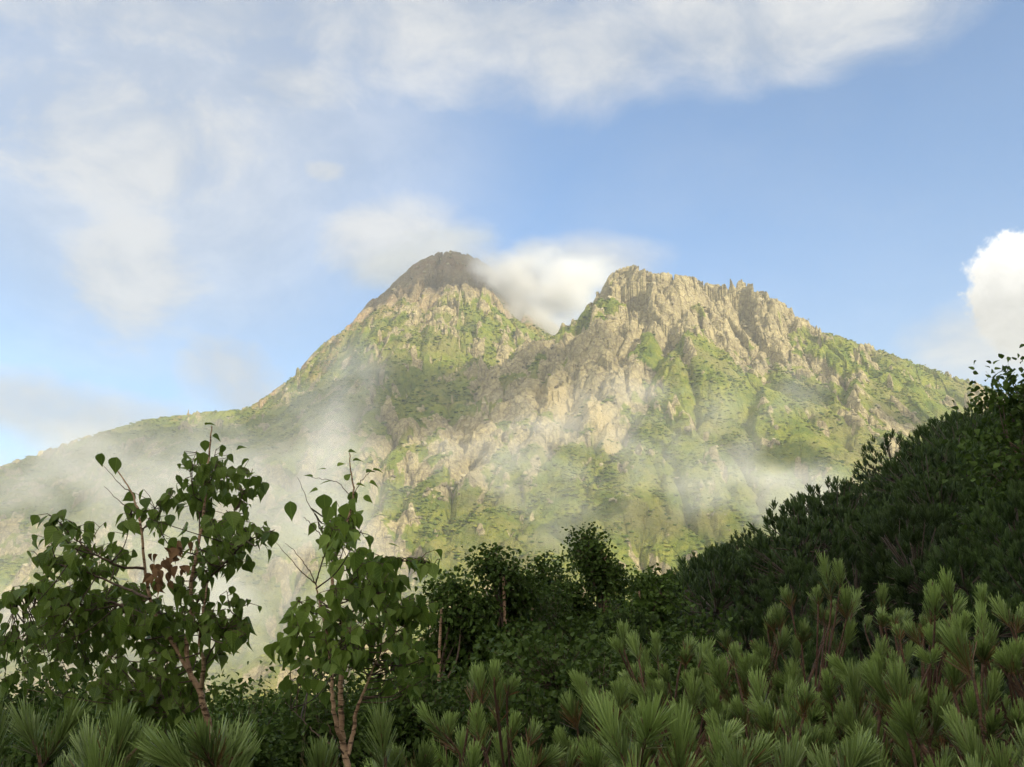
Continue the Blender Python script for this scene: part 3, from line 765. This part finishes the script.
# ------------------------------------------------------------------ dwarf pines
def needle_template(L=1.0):              # a thin bent ribbon of length 1 along x
    V = [(0, -.5, 0), (0, .5, 0), (.5, -.5, .02), (.5, .5, .02), (.93, -.45, .02), (.93, .45, .02), (1.0, 0, .02)]
    Fc = [(0, 2, 3), (0, 3, 1), (2, 4, 5), (2, 5, 3), (4, 6, 5)]
    return np.array(V, float), np.array(Fc), None
NEED = needle_template()
def tuft_needles(p, ax, n, shoot, nl, rg):
    """needles round a shoot that starts at p along ax"""
    ax = ax / np.linalg.norm(ax)
    a = np.cross(ax, [0.2, 1, 0.1]); a /= np.linalg.norm(a); b = np.cross(ax, a)
    t = rg.random(n) ** 0.7; ph = rg.random(n) * 2 * math.pi
    rad_ = np.cos(ph)[:, None] * a + np.sin(ph)[:, None] * b
    opening = np.radians(rg.normal(rg.uniform(34, 50), 8, n) * (1.12 - 0.75 * t))
    d = np.cos(opening)[:, None] * ax + np.sin(opening)[:, None] * rad_ + rg.normal(0, 0.05, (n, 3)) + np.array([0, 0, 0.26])
    pos = p + ax * (shoot * t)[:, None] + rad_ * 0.002
    return pos, d, nl * rg.uniform(0.75, 1.12, n), t
def pine_shrub(seed, radius, height, ntuft, n_need, nl, nw, mat, name='foliage', top_bias=0.9, lean=(0, 0), side=0.75, drop=1.0, full=False):
    rg = np.random.default_rng(seed)
    PS, DS_, LS, RN = [], [], [], []; limbs = []
    pts = []
    tries = 0
    sp = radius * 1.9 / math.sqrt(ntuft)
    while len(pts) < ntuft and tries < ntuft * 40:
        tries += 1
        u = rg.random() ** 0.55 * 1.0; a = rg.random() * 2 * math.pi
        x, y = radius * u * math.cos(a), radius * u * math.sin(a)
        zt = height - min(0.62 * height, drop * radius) * u ** 2.0 + np.clip(rg.normal(0, 0.07), -.14, .10) * radius * 1.8 - (len(pts) > ntuft * 0.6) * rg.uniform(0.3, 0.9) * radius
        if full and rg.random() < 0.5:
            u = rg.uniform(.75, 1.0); x, y = radius * u * math.cos(a), radius * u * math.sin(a); zt = height * rg.uniform(.25, .75)
        c = np.array([x + lean[0], y + lean[1], zt])
        if pts and min(np.linalg.norm(c - q) for q in pts) < sp * 0.55: continue
        pts.append(c)
    nb = max(5, ntuft // 9)
    mains = []
    for k in range(nb):
        a = 2 * math.pi * (k + rg.random() * .6) / nb; u = rg.uniform(0.25, 0.8)
        e = np.array([radius * u * math.cos(a) + lean[0], radius * u * math.sin(a) + lean[1], height - radius * rg.uniform(0.9, 1.3)])
        e[2] = max(e[2], height * .35)
        path = smooth_path([np.array([0, 0, -0.05]), e * np.array([.45, .45, .25]), e * np.array([.85, .85, .62]), e], 4)
        mains.append(path); limbs.append((path, 0.007 * (0.6 + radius), 0.003))
    AN = np.concatenate([m_[3:] for m_ in mains])
    for c in pts:
        out = np.array([c[0] - lean[0], c[1] - lean[1], 0]) / radius
        ax = out * side + np.array([0, 0, 1.0]) + rg.normal(0, 0.26, 3); ax /= np.linalg.norm(ax)
        shoot = nl * rg.uniform(0.8, 1.3) * (1 + (rg.random() < .35) * rg.uniform(.3, 1.0))
        j = np.argmin(np.linalg.norm(AN - (c - ax * 0.1), axis=1)); a0 = AN[j]
        s0 = c - ax * shoot
        limbs.append((smooth_path([a0, (a0 + s0) / 2 - np.array([0, 0, .02]), s0, c], 3), 0.0035, 0.0022))
        vs = rg.uniform(.6, 1.2)
        p_, d_, l_, t_ = tuft_needles(s0, ax, n_need, shoot * vs, nl * vs, rg)
        PS.append(p_); DS_.append(d_); LS.append(l_); RN.append(np.clip(0.0 + 0.85 * t_ + rg.normal(0, 0.12) + rg.normal(0, .1, n_need), 0, 1))  # darker toward shoot base: old needles, plus painted shade between tufts
    PS = np.concatenate(PS); DS_ = np.concatenate(DS_); LS = np.concatenate(LS); RN = np.concatenate(RN)
    mats = frames(DS_, rg.normal(0, 1, (len(PS), 3)))
    V, Fc, _ = NEED
    L = V[None] * np.stack([LS, np.full(len(PS), nw), LS], -1)[:, None]
    W = np.einsum('nij,nvj->nvi', mats, L) + PS[:, None]
    FF = (Fc[None] + (np.arange(len(PS)) * len(V))[:, None, None]).reshape(-1, 3)
    fol = mesh_np('foliage', W.reshape(-1, 3), FF, mat, {'rnd': np.repeat(RN, len(V))})
    br = tube_mesh('branches', limbs, M_OLD if mat is M_FARN else M_PBARK, 5)
    return fol, br

NEAR = [  # px, py of the top, Y, radius, height, tufts, label
 (24,714,1.45,.17,.9,20,'low pine clump in the lower left corner'),
 (100,733,1.36,.07,.6,5,'small pine sprig right of the lower left pine clump'),
 (208,732,1.32,.045,.6,4,'pale-tipped pine sprig at the foot of the left birch trunk'),
 (385,742,1.60,.14,.7,9,'small pine sprig at the foot of the three-stemmed birch'),
 (325,756,1.60,.08,.6,4,'few pine tips left of the three-stemmed birch foot'),
 (480,694,2.30,.30,1.2,34,'isolated bushy pine between the second birch and the pine thicket'),
 (560,738,2.0,.20,1.1,14,'shaded pine right of the isolated bushy pine'),
 (632,728,1.42,.13,.6,9,'pine tip with long fanned needles low in the centre right'),
 (655,636,2.7,.26,1.5,30,'tall pine crown at the left end of the pine thicket'),
 (730,648,2.45,.30,1.4,36,'pine second from the left end of the thicket with red-brown shoots'),
 (612,700,2.3,.18,1.2,12,'low pine below the tall one at the left end of the thicket'),
 (790,700,1.95,.22,1.2,20,'pine at the lower middle of the thicket with upright tufts'),
 (700,735,1.65,.15,.9,9,'dark pine below the one with red-brown shoots'),
 (845,590,2.9,.40,1.7,50,'highest pine crown on the thicket near its middle'),
 (925,605,2.6,.34,1.6,40,'broad pine right of the highest pine crown'),
 (1000,612,2.5,.34,1.6,40,'pine at the right edge of the photo with dense tufts'),
 (772,628,2.9,.26,1.5,24,'pine behind the lower middle pine, topped with short tufts'),
 (885,690,1.9,.22,1.2,20,'pine below the highest crown with drooping side tufts'),
 (965,668,1.7,.26,1.1,30,'sharp-needled pine just inside the lower right corner'),
 (1030,735,1.45,.20,.9,18,'pine tips cut off by the lower right corner'),
 (850,745,1.45,.17,.8,13,'low pine at the bottom edge between corner and centre'),
 (745,752,1.5,.15,.8,10,'pine tuft at the bottom edge under the lower middle pine'),
 (925,745,1.45,.15,.8,10,'low pine left of the corner pine tips'),
]
for k, (px, py, Y, rad_, hgt, nt_, lab) in enumerate(NEAR):
    top = P(px, py, Y); gz = float(ground_h(top[0], top[1]))
    h = top[2] - gz
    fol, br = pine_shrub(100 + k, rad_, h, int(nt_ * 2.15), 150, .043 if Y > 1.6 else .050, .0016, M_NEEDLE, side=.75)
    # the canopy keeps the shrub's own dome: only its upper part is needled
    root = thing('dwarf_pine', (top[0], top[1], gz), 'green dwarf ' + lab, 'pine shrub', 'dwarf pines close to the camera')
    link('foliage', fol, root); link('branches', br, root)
print('near pines')

def pine_billow(seed, nlobe, R0, H0, ntuft, nn_, nl, nw):
    rg = np.random.default_rng(seed); lobes = [(0, 0, H0 * .62, R0 * .5, H0 * .38)]
    for k in range(nlobe):
        a = rg.random() * 6.28; u = R0 * rg.uniform(.35, .75); lobes.append((u * math.cos(a), u * math.sin(a), H0 * rg.uniform(.25, .6), R0 * rg.uniform(.28, .46), H0 * rg.uniform(.22, .36)))
    PS, DS_, LS, RN, limbs = [], [], [], [], []
    for k, (x, y, z, r_, h_) in enumerate(lobes):
        limbs.append((smooth_path([np.array([0, 0, -.05]), np.array([x * .5, y * .5, z * .35]), np.array([x, y, z])], 4), .02, .006))
    w_ = np.array([l[3] ** 2 for l in lobes]); w_ /= w_.sum()
    for _ in range(ntuft):
        x, y, z, r_, h_ = lobes[rg.choice(len(lobes), p=w_)]
        v = rg.normal(0, 1, 3); v /= np.linalg.norm(v)
        if v[2] < -.35: v[2] *= -1
        q = rg.uniform(.82, 1.08); p = np.array([x, y, z]) + v * np.array([r_, r_, h_]) * q
        if p[2] < .05: continue
        ax = v * .8 + np.array([0, 0, .8]) + rg.normal(0, .2, 3); ax /= np.linalg.norm(ax)
        p_, d_, l_, t_ = tuft_needles(p - ax * nl * .9, ax, nn_, nl * .9, nl, rg)
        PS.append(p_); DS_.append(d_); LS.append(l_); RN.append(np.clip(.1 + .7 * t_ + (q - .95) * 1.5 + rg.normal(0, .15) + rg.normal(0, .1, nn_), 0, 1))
        if rg.random() < .25: limbs.append((np.array([[x, y, z], p - ax * nl * .5]), .006, .003))
    PS = np.concatenate(PS); DS_ = np.concatenate(DS_); LS = np.concatenate(LS); RN = np.concatenate(RN)
    mats = frames(DS_, rg.normal(0, 1, (len(PS), 3))); V, Fc, _ = NEED
    L = V[None] * np.stack([LS, np.full(len(PS), nw), LS], -1)[:, None]
    W = np.einsum('nij,nvj->nvi', mats, L) + PS[:, None]
    FF = (Fc[None] + (np.arange(len(PS)) * len(V))[:, None, None]).reshape(-1, 3)
    return mesh_np('foliage', W.reshape(-1, 3), FF, M_FARN, {'rnd': np.repeat(RN, len(V))}), tube_mesh('branches', limbs, M_OLD, 5)
def copy_tree(src, loc, rz, s, **props):
    r = src.copy(); C.objects.link(r); r.location = loc; r.rotation_euler = (0, 0, rz); r.scale = (s, s, s)
    for k, v in props.items(): r[k] = v
    for ch in src.children:
        c = ch.copy(); C.objects.link(c); c.parent = r
    return r
# ------------------------------------------------------------------ pines covering the slope
rs = np.random.default_rng(5)
protos = []
for k in range(5):
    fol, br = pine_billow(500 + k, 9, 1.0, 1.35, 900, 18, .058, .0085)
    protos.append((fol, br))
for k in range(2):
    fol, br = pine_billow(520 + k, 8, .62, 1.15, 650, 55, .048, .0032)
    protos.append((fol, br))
SL_LABEL = 'dark green dwarf pine bush in the dense thicket covering the right-hand slope'
SL_GROUP = 'dwarf pine bushes covering the slope'
first = {}
spots = []
def try_spot(x, y, mind):
    for a, b in spots:
        if (a - x) ** 2 + (b - y) ** 2 < mind * mind: return False
    spots.append((x, y)); return True
cnt = 0; tries = 0
while cnt < 285 and tries < 30000:
    tries += 1
    a = rs.uniform(-4, 29); r_ = 3.6 + 44 * rs.random() ** 0.75
    rc_ = np.interp(a, AZT, RCT)
    if r_ > rc_ + 2: continue
    if a < 3 and r_ < 14: continue
    if a < 12 and r_ < 5: continue
    x, y = r_ * math.sin(R(a)), r_ * math.cos(R(a))
    if not try_spot(x, y, 0.9 + 0.046 * r_): continue
    near = r_ < 12
    pi_ = (5 + rs.integers(0, 2)) if near else rs.integers(0, 5)
    s = (rs.uniform(0.8, 1.25) * (1 + max(0, r_ - 6) * .09) if near else rs.uniform(0.6, 1.7) * (1 + 0.010 * r_))
    z = float(ground_h(x, y)) - 0.05
    if pi_ not in first:
        fol, br = protos[pi_]
        root = thing('slope_pine', (x, y, z), SL_LABEL, 'pine shrub', SL_GROUP)
        root.rotation_euler = (0, 0, rs.random() * 6.3); root.scale = (s, s, s)
        link('foliage', fol, root); link('branches', br, root); first[pi_] = root
    else:
        copy_tree(first[pi_], (x, y, z), rs.random() * 6.3, s)
    cnt += 1
print('slope pines', cnt, tries)

# ------------------------------------------------------------------ broadleaf bushes and trees of middle distance
def leafy(seed, trunk_h, crown, nclump, nleaf, ll, mat=M_BUSH, tr=0.05, lod=1):
    """crown: list of (x, y, z, rx, rz) lobes in metres above the base; leaves sit in small sprays"""
    rg = np.random.default_rng(seed)
    limbs = []; pos = []; dirs = []
    top = np.array([crown[0][0] * .5, crown[0][1] * .5, trunk_h])
    tp = smooth_path([np.array([0, 0, -.1]), top * np.array([.3, .3, .35]) + rg.normal(0, .03, 3), top * np.array([.8, .8, .7]) + rg.normal(0, .03, 3), top], 5)
    AN = [tp[len(tp) // 3:]]
    lw = np.array([c[3] ** 2 * c[4] for c in crown]); lw = lw ** 0.75; lw /= lw.sum()
    for c in crown:
        e = np.array([c[0], c[1], c[2]])
        j = max(2, int(len(tp) * min(0.9, max(.25, (c[2] - 0.6 * c[4]) / max(trunk_h, .1) * .7))))
        a0 = tp[min(j, len(tp) - 1)]
        path = smooth_path([a0, (a0 + e) / 2 + rg.normal(0, .05, 3) - np.array([0, 0, .05]), e], 5)
        limbs.append((path, tr * .5, tr * .12)); AN.append(path)
    AN = np.concatenate(AN)
    for _ in range(nclump):
        c = crown[rg.choice(len(crown), p=lw)]
        v = rg.normal(0, 1, 3); v /= np.linalg.norm(v); q = rg.random() ** 0.4
        p = np.array([c[0], c[1], c[2]]) + v * np.array([c[3], c[3], c[4]]) * q * (0.9 + 0.25 * rg.random())
        j = np.argmin(np.linalg.norm(AN - p, axis=1)); a0 = AN[j]
        limbs.append((np.array([a0, (a0 + p) / 2 - v * .0 + np.array([0, 0, -.03]), p]), tr * .10, tr * .03))
        k = max(3, int(rg.normal(nleaf, nleaf * .3)))
        sp_ = ll * 1.9
        pos.append(p + rg.normal(0, sp_, (k, 3)) * np.array([1, 1, .6])); dirs.append(np.tile(v, (k, 1)))
    pos = np.concatenate(pos); dirs = np.concatenate(dirs); n = len(pos)
    xa = rg.normal(0, .8, (n, 3)) + dirs * .5; xa[:, 2] -= .45
    za = rg.normal(0, .5, (n, 3)); za[:, 2] += .9
    fol = scatter('leaves', LEAF[lod], pos, frames(xa, za), ll * rg.uniform(.7, 1.25, n), mat, rnd=np.clip(rg.normal(.5, .25, n), 0, 1))
    return tube_mesh('trunk', [(tp, tr, tr * .35)], M_BARK, 8), tube_mesh('limbs', limbs, M_TWIG, 5), fol
def place_leafy(name, label, cat, px, py, Y, group, parts, extra=0, z=None):
    top = P(px, py, Y); gz = float(ground_h(top[0], top[1])) if z is None else z
    root = thing(name, (top[0], top[1], gz), label, cat, group)
    for nm, me in zip(('trunk', 'limbs', 'leaves'), parts): link(nm, me, root)
    return root
def mk(name, label, cat, px, py, Y, width, seed, group=None, clumps=300, nleaf=9, ll=.06, style='bush', tr=.04, mat=M_BUSH, lod=1):
    """top of the plant seen at px, py; width in metres"""
    top = P(px, py, Y); gz = float(ground_h(top[0], top[1])); h = top[2] - gz
    rg = np.random.default_rng(seed); cr = []
    if style == 'bush':
        n = 9
        for k in range(n):
            a = rg.random() * 6.28; u = rg.random() ** .6
            rz_ = rg.uniform(.22, .34) * min(h, width)
            zz = h * (1 - .35 * u ** 2) * rg.uniform(.72, .95) - rz_
            cr.append((width * .36 * u * math.cos(a), width * .36 * u * math.sin(a), max(zz, rz_ * .5), width * rg.uniform(.16, .26), rz_))
        cr[0] = (0, 0, h * .97 - .25 * h, width * .2, .25 * h)
        for k in range(5):
            a = k * 1.26; cr.append((width * .32 * math.cos(a), width * .32 * math.sin(a), h * .35, width * .24, h * .3))
    elif style == 'umbrella':
        for k in range(12):
            a = rg.random() * 6.28; u = rg.random() ** .5
            cr.append((width * .40 * u * math.cos(a), width * .3 * u * math.sin(a), h * (.93 - .16 * u * rg.random()), width * rg.uniform(.13, .21), h * rg.uniform(.04, .07)))
        for k in range(9):
            cr.append((width * rg.uniform(-.36, .36), width * rg.uniform(-.3, .3), h * rg.uniform(.42, .78), width * rg.uniform(.14, .2), h * .07))
    else:                                # upright, layered
        for k in range(20):
            t = k / 19; zz = h * (.25 + .68 * t); wd = width * (.46 - .32 * t ** 1.3)
            a = rg.random() * 6.28
            cr.append((wd * .8 * math.cos(a), wd * .8 * math.sin(a), zz, wd * .55 + .05, h * .06))
        cr.append((0, 0, h * .96, width * .08, h * .04))
    parts = leafy(seed, h * (.9 if style != 'bush' else .6), cr, clumps, nleaf, ll, tr=tr, mat=mat, lod=lod)
    return place_leafy(name, label, cat, px, py, Y, group, parts)
G1 = 'leafy trees and bushes behind the birches'
mk('leafy_tree', 'dark irregular tree standing highest in the centre', 'tree', 584, 528, 13, 1.5, 41, G1, 3400, 9, .047, 'upright', .05)
mk('leafy_tree', 'small dark tree touching the left side of the highest central tree', 'tree', 545, 556, 12, 1.1, 62, G1, 1300, 9, .055, 'upright', .035)
mk('leafy_tree', 'dark narrow tree at the foot of the slope skyline', 'tree', 655, 572, 13, 1.3, 63, G1, 1500, 9, .06, 'upright', .035)
mk('leafy_bush', 'small leafy bush hiding the foot of the three-stemmed birch', 'bush', 312, 716, 3.0, .36, 64, G1, 420, 8, .036, 'bush', .012)
mk('leafy_bush', 'small leafy bush left of the first birch foot', 'bush', 140, 716, 3.1, .42, 65, G1, 460, 8, .036, 'bush', .012)
mk('leafy_tree', 'full green tree with a pale thin trunk left of the highest central tree', 'tree', 500, 545, 9.5, 1.35, 42, G1, 3200, 9, .042, 'upright', .035)
mk('leafy_tree', 'slim leafy tree rising just behind the second birch', 'tree', 455, 572, 9, 1.0, 43, G1, 2400, 9, .042, 'upright', .03)
mk('leafy_tree', 'round-topped tree directly under the highest central tree', 'tree', 550, 575, 10, 1.5, 44, G1, 2800, 9, .043, 'bush', .035)
mk('leafy_tree', 'dark bushy tree right of the highest central tree', 'tree', 628, 588, 11, 1.6, 45, G1, 2800, 9, .045, 'bush', .035)
mk('leafy_tree', 'low dark tree at the foot of the bushy slope', 'tree', 600, 640, 7, 1.2, 46, G1, 2600, 9, .038, 'bush', .035)
mk('leafy_bush', 'dark bush between the trunks of the two birches', 'bush', 250, 655, 5.6, 1.0, 47, G1, 2200, 9, .033, 'bush', .02)
mk('leafy_bush', 'dark bush behind the left birch trunk', 'bush', 160, 665, 5.4, 1.0, 48, G1, 2200, 9, .033, 'bush', .02)
mk('leafy_bush', 'dark low bush at the left edge behind the pine clump', 'bush', 60, 685, 5.0, .9, 49, G1, 2200, 9, .033, 'bush', .02)
mk('leafy_bush', 'leafy bush behind the stems of the second birch', 'bush', 330, 655, 5.6, .9, 50, G1, 2200, 9, .033, 'bush', .02)
mk('leafy_bush', 'green bush right of the second birch stems', 'bush', 412, 640, 5.6, .9, 51, G1, 2200, 9, .033, 'bush', .02)
mk('leafy_bush', 'green bush in front of the pale-trunked tree', 'bush', 470, 655, 6.0, 1.0, 52, G1, 2200, 9, .033, 'bush', .02)
mk('leafy_bush', 'dark bush under the round-topped tree', 'bush', 535, 665, 5.5, 1.0, 53, G1, 2200, 9, .033, 'bush', .02)
mk('leafy_bush', 'dark leaves above the left end of the pine thicket', 'bush', 690, 600, 8, 1.4, 54, G1, 1000, 9, .052, 'bush', .02)
mk('leafy_bush', 'dark thicket farther back between the two birches', 'bush', 215, 672, 9, 1.9, 57, G1, 1500, 10, .055, 'bush', .02)
mk('leafy_bush', 'dark thicket farther back, seen under the left birch crown', 'bush', 110, 678, 8.5, 1.9, 58, G1, 1500, 10, .055, 'bush', .02)
mk('leafy_bush', 'dark thicket farther back at the left edge', 'bush', 15, 690, 8, 1.7, 59, G1, 1300, 10, .055, 'bush', .02)
mk('leafy_bush', 'dark thicket farther back behind the second birch', 'bush', 330, 655, 9.5, 2.0, 60, G1, 1500, 10, .055, 'bush', .02)
mk('leafy_bush', 'green thicket farther back, left of the pale-trunked tree', 'bush', 425, 630, 10.5, 1.9, 61, G1, 1500, 10, .055, 'bush', .02)
# thicket of leafy bushes on the falling ground to the left and under the mid trees
bp = []
for k in range(4):
    cr = [(0, 0, 1.35, .5, .38)] + [(.75 * math.cos(a_ + k), .75 * math.sin(a_ + k), rs.uniform(.75, 1.25), rs.uniform(.4, .55), rs.uniform(.32, .45)) for a_ in (0, 1.05, 2.1, 3.15, 4.2, 5.25)] + [(.8 * math.cos(a_), .8 * math.sin(a_), .5, .5, .4) for a_ in (.5, 2, 3.5, 5)]
    bp.append(leafy(700 + k, 1.2, cr, 2600, 9, .046, tr=.03))
sf = {}
def slope_leafy(x, y, s_, k):
    z = float(ground_h(x, y)) - .05
    if k not in sf:
        root = thing('leafy_bush', (x, y, z), 'dark rounded leafy bush growing between the pines on the right-hand slope', 'bush', 'leafy bushes among the slope pines'); root.scale = (s_ * .9, s_ * .9, s_)
        for nm, me_ in zip(('trunk', 'limbs', 'leaves'), bp[k]): link(nm, me_, root)
        sf[k] = root
    else:
        r_ = copy_tree(sf[k], (x, y, z), rs.random() * 6.3, s_); r_.scale = (s_ * .9, s_ * .9, s_)
for _ in range(34):
    a_ = rs.uniform(2, 28); q_ = rs.uniform(.42, .97); r_ = np.interp(a_, AZT, RCT) * q_
    slope_leafy(r_ * math.sin(R(a_)), r_ * math.cos(R(a_)), rs.uniform(.55, 1.05) * (.75 + .5 * q_), int(rs.integers(0, 4)))
TL = 'leafy bush in the dark thicket below and behind the two birches'; TG = 'leafy bushes of the thicket below the birches'
tf = {}; spots = []; nb_ = 0
for _ in range(6000):
    a_ = rs.uniform(-30, 6); r_ = rs.uniform(7.0, 33)
    if a_ > 2 and r_ > 20: continue
    x, y = r_ * math.sin(R(a_)), r_ * math.cos(R(a_))
    if not try_spot(x, y, 1.25 + .03 * r_): continue
    z = float(ground_h(x, y)) - .05; k = int(rs.integers(0, 4)); s_ = rs.uniform(.8, 1.2) * (1 + .008 * r_)
    if k not in tf:
        root = thing('leafy_bush', (x, y, z), TL, 'bush', TG); root.scale = (s_,) * 3
        for nm, me_ in zip(('trunk', 'limbs', 'leaves'), bp[k]): link(nm, me_, root)
        tf[k] = root
    else: copy_tree(tf[k], (x, y, z), rs.random() * 6.3, s_)
    nb_ += 1
print('thicket', nb_)
mk('alder_tree', 'young broadleaf tree standing above the pines at the top right of the slope', 'tree', 1006, 358, 9.0, .85, 55, None, 260, 9, .062, 'upright', .025)
mk('alder_tree', 'broadleaf shoots cut off by the right edge above the slope', 'tree', 1034, 376, 8.8, .7, 56, None, 160, 8, .062, 'upright', .02)

# ------------------------------------------------------------------ haze and drifting mist
HZ = 0.00020
m, T = new_mat('haze')
pv = T.n('ShaderNodeVolumePrincipled', ins={'Color': (0.86, 0.92, 1.0, 1), 'Density': HZ, 'Anisotropy': 0.2})
T.nt.links.new(pv.outputs[0], T.n('ShaderNodeOutputMaterial').inputs['Volume'])
bx = bpy.data.meshes.new('haze')
a, b, c0, c1, z0, z1_ = -2400, 2400, -300, 2300, VALLEY - 15.5, 560
bx.from_pydata([(a, c0, z0), (b, c0, z0), (b, c1, z0), (a, c1, z0), (a, c0, z1_), (b, c0, z1_), (b, c1, z1_), (a, c1, z1_)], [],
               [(0, 3, 2, 1), (4, 5, 6, 7), (0, 1, 5, 4), (1, 2, 6, 5), (2, 3, 7, 6), (3, 0, 4, 7)])
bx.materials.append(m); link('haze', bx, kind='stuff')

def icos(name):
    import bmesh
    bm = bmesh.new(); bmesh.ops.create_icosphere(bm, subdivisions=3, radius=1.0)
    me = bpy.data.meshes.new(name); bm.to_mesh(me); bm.free(); return me
def mist(px, py, Y, rx, rz, ry, dens, nscale=1 / 45, thr=0.42, soft=0.30, tilt=0, seed=0, col=(.97, .98, 1.0)):
    """a drifting bank: centre at a sight line and distance, radii in metres"""
    c = P(px, py, Y)
    m, T = new_mat('mist')
    ob = T.n('ShaderNodeTexCoord').outputs['Object']
    ps = T.n('ShaderNodeNewGeometry').outputs['Position']
    wob = T.v('SCALE', T.v('SUBTRACT', T.noise(T.v('ADD', ob, (seed * 7.1, seed * 3.3, 0)), 1.7, 4, 0.6, out=1), (0.5, 0.5, 0.5)), scale=1.25)
    fall = T.m('MULTIPLY', T.mr(T.v('LENGTH', T.v('ADD', ob, wob)), 0.95, 0.1), T.mr(T.v('LENGTH', ob), 1.0, 0.75))
    nz = T.noise(T.v('ADD', T.v('MULTIPLY', ps, (1, 1, 1.25)), (seed * 91.0, seed * 37.0, seed * 11.0)), nscale, 4, 0.55, 0.3)
    nf = T.mr(T.m('ADD', nz, T.m('MULTIPLY', T.m('SUBTRACT', fall, 0.5), 0.22)), thr, thr + soft)
    den = T.m('MULTIPLY', T.m('MULTIPLY', fall, nf), dens)
    pv = T.n('ShaderNodeVolumePrincipled', ins={'Color': (*col, 1), 'Density': den, 'Anisotropy': 0.1})
    T.nt.links.new(pv.outputs[0], T.n('ShaderNodeOutputMaterial').inputs['Volume'])
    me = icos('mist'); me.materials.append(m)
    o = link('mist', me, kind='stuff'); o.location = c; o.scale = (rx, ry, rz); o.rotation_euler = (0, R(tilt), 0)
    return o
# cloud wrapped round the first summit
for q_ in [(505,285,46,42,.030,1),(530,268,60,42,.026,2),(560,298,60,46,.032,3),(588,276,52,36,.018,4),(522,318,52,36,.030,5),(548,332,48,30,.024,6),(545,290,90,60,.014,7),(488,268,40,30,.014,8)]:
    px, py, rx, rz, dn, sd_ = q_
    mist(px, py, 1235, rx * 1.25, rz * 1.2, 66, dn * 1.5, 1 / 42, .26, .30, 0, sd_)
mist(400,268,1480, 140,85,60, .016, 1/60, .30, .30, 0, 53)
mist(450,238,1480, 130,45,50, .014, 1/60, .32, .28, 0, 55)
# veils on its flank
for q_ in [(352,385,55,90,.011,20,6),(320,420,75,80,.006,0,7),(250,480,150,95,.0055,0,8),(150,480,230,80,.009,0,9),(60,490,200,75,.008,0,10),(130,440,240,60,.006,0,16),
           (285,560,130,110,.011,0,12),(180,610,200,90,.008,0,13),(20,650,160,90,.006,0,14),(330,480,70,60,.010,0,15)]:
    px, py, rx, rz, dn, tl, sd_ = q_
    yh = min(hit(px, py), hit(px + 30, py + 10)) - 75
    mist(px, py, yh, rx, rz, 60, dn * 1.3, 1 / 48, .40, .28, tl, sd_)
# across the second mountain
for q_ in [(575,420,95,50,.009,0,21),(500,465,100,60,.011,0,22),(640,395,70,35,.007,0,23),(785,500,110,38,.020,0,24),(700,480,70,50,.010,0,25),
           (780,395,70,45,.006,0,26),(560,500,90,50,.006,0,27),(640,450,60,60,.008,0,28),(720,430,50,60,.006,0,29),(850,520,70,30,.010,0,30)]:
    px, py, rx, rz, dn, tl, sd_ = q_
    yh = min(hit(px, py), hit(px, py + 25)) - 50
    mist(px, py, yh, rx, rz, 45, dn * 1.4, 1 / 38, .42, .28, tl, sd_)
# broken cloud overhead, out of the picture, that shades the first summit and the left valley
def shade_cloud(tgt, t, rx, ry, rz, dens, sc_, seed):
    c = np.array(tgt) + np.array(sd) * t
    o = mist(512, 380, 1000, rx, rz, ry, dens, sc_, .30, .25, 0, seed)
    o.name = 'unseen_cloud'; o.location = c; return o
pA = P(445, 275, 1350)
shade_cloud(P(455, 283, 1345), 1350, 200, 190, 78, .12, 1 / 60, 41)
shade_cloud(P(120, 560, 1100), 1500, 330, 280, 85, .07, 1 / 120, 42)
shade_cloud(P(100, 430, 1780), 2100, 560, 500, 120, .12, 1 / 120, 43)
for (px, py, yy, t_, a_, b_, c_) in [(425,438,930,1100,50,48,28),(765,415,860,1000,36,36,18),(865,445,860,1050,40,40,20),(700,500,760,1050,50,40,18)]:
    shade_cloud(P(px, py, yy), t_, a_ * 1.3, b_ * 1.3, c_ * 1.3, .16, 1 / 30, 60 + px)  # small unseen clouds added to darken chosen patches of the slopes
print('done building')
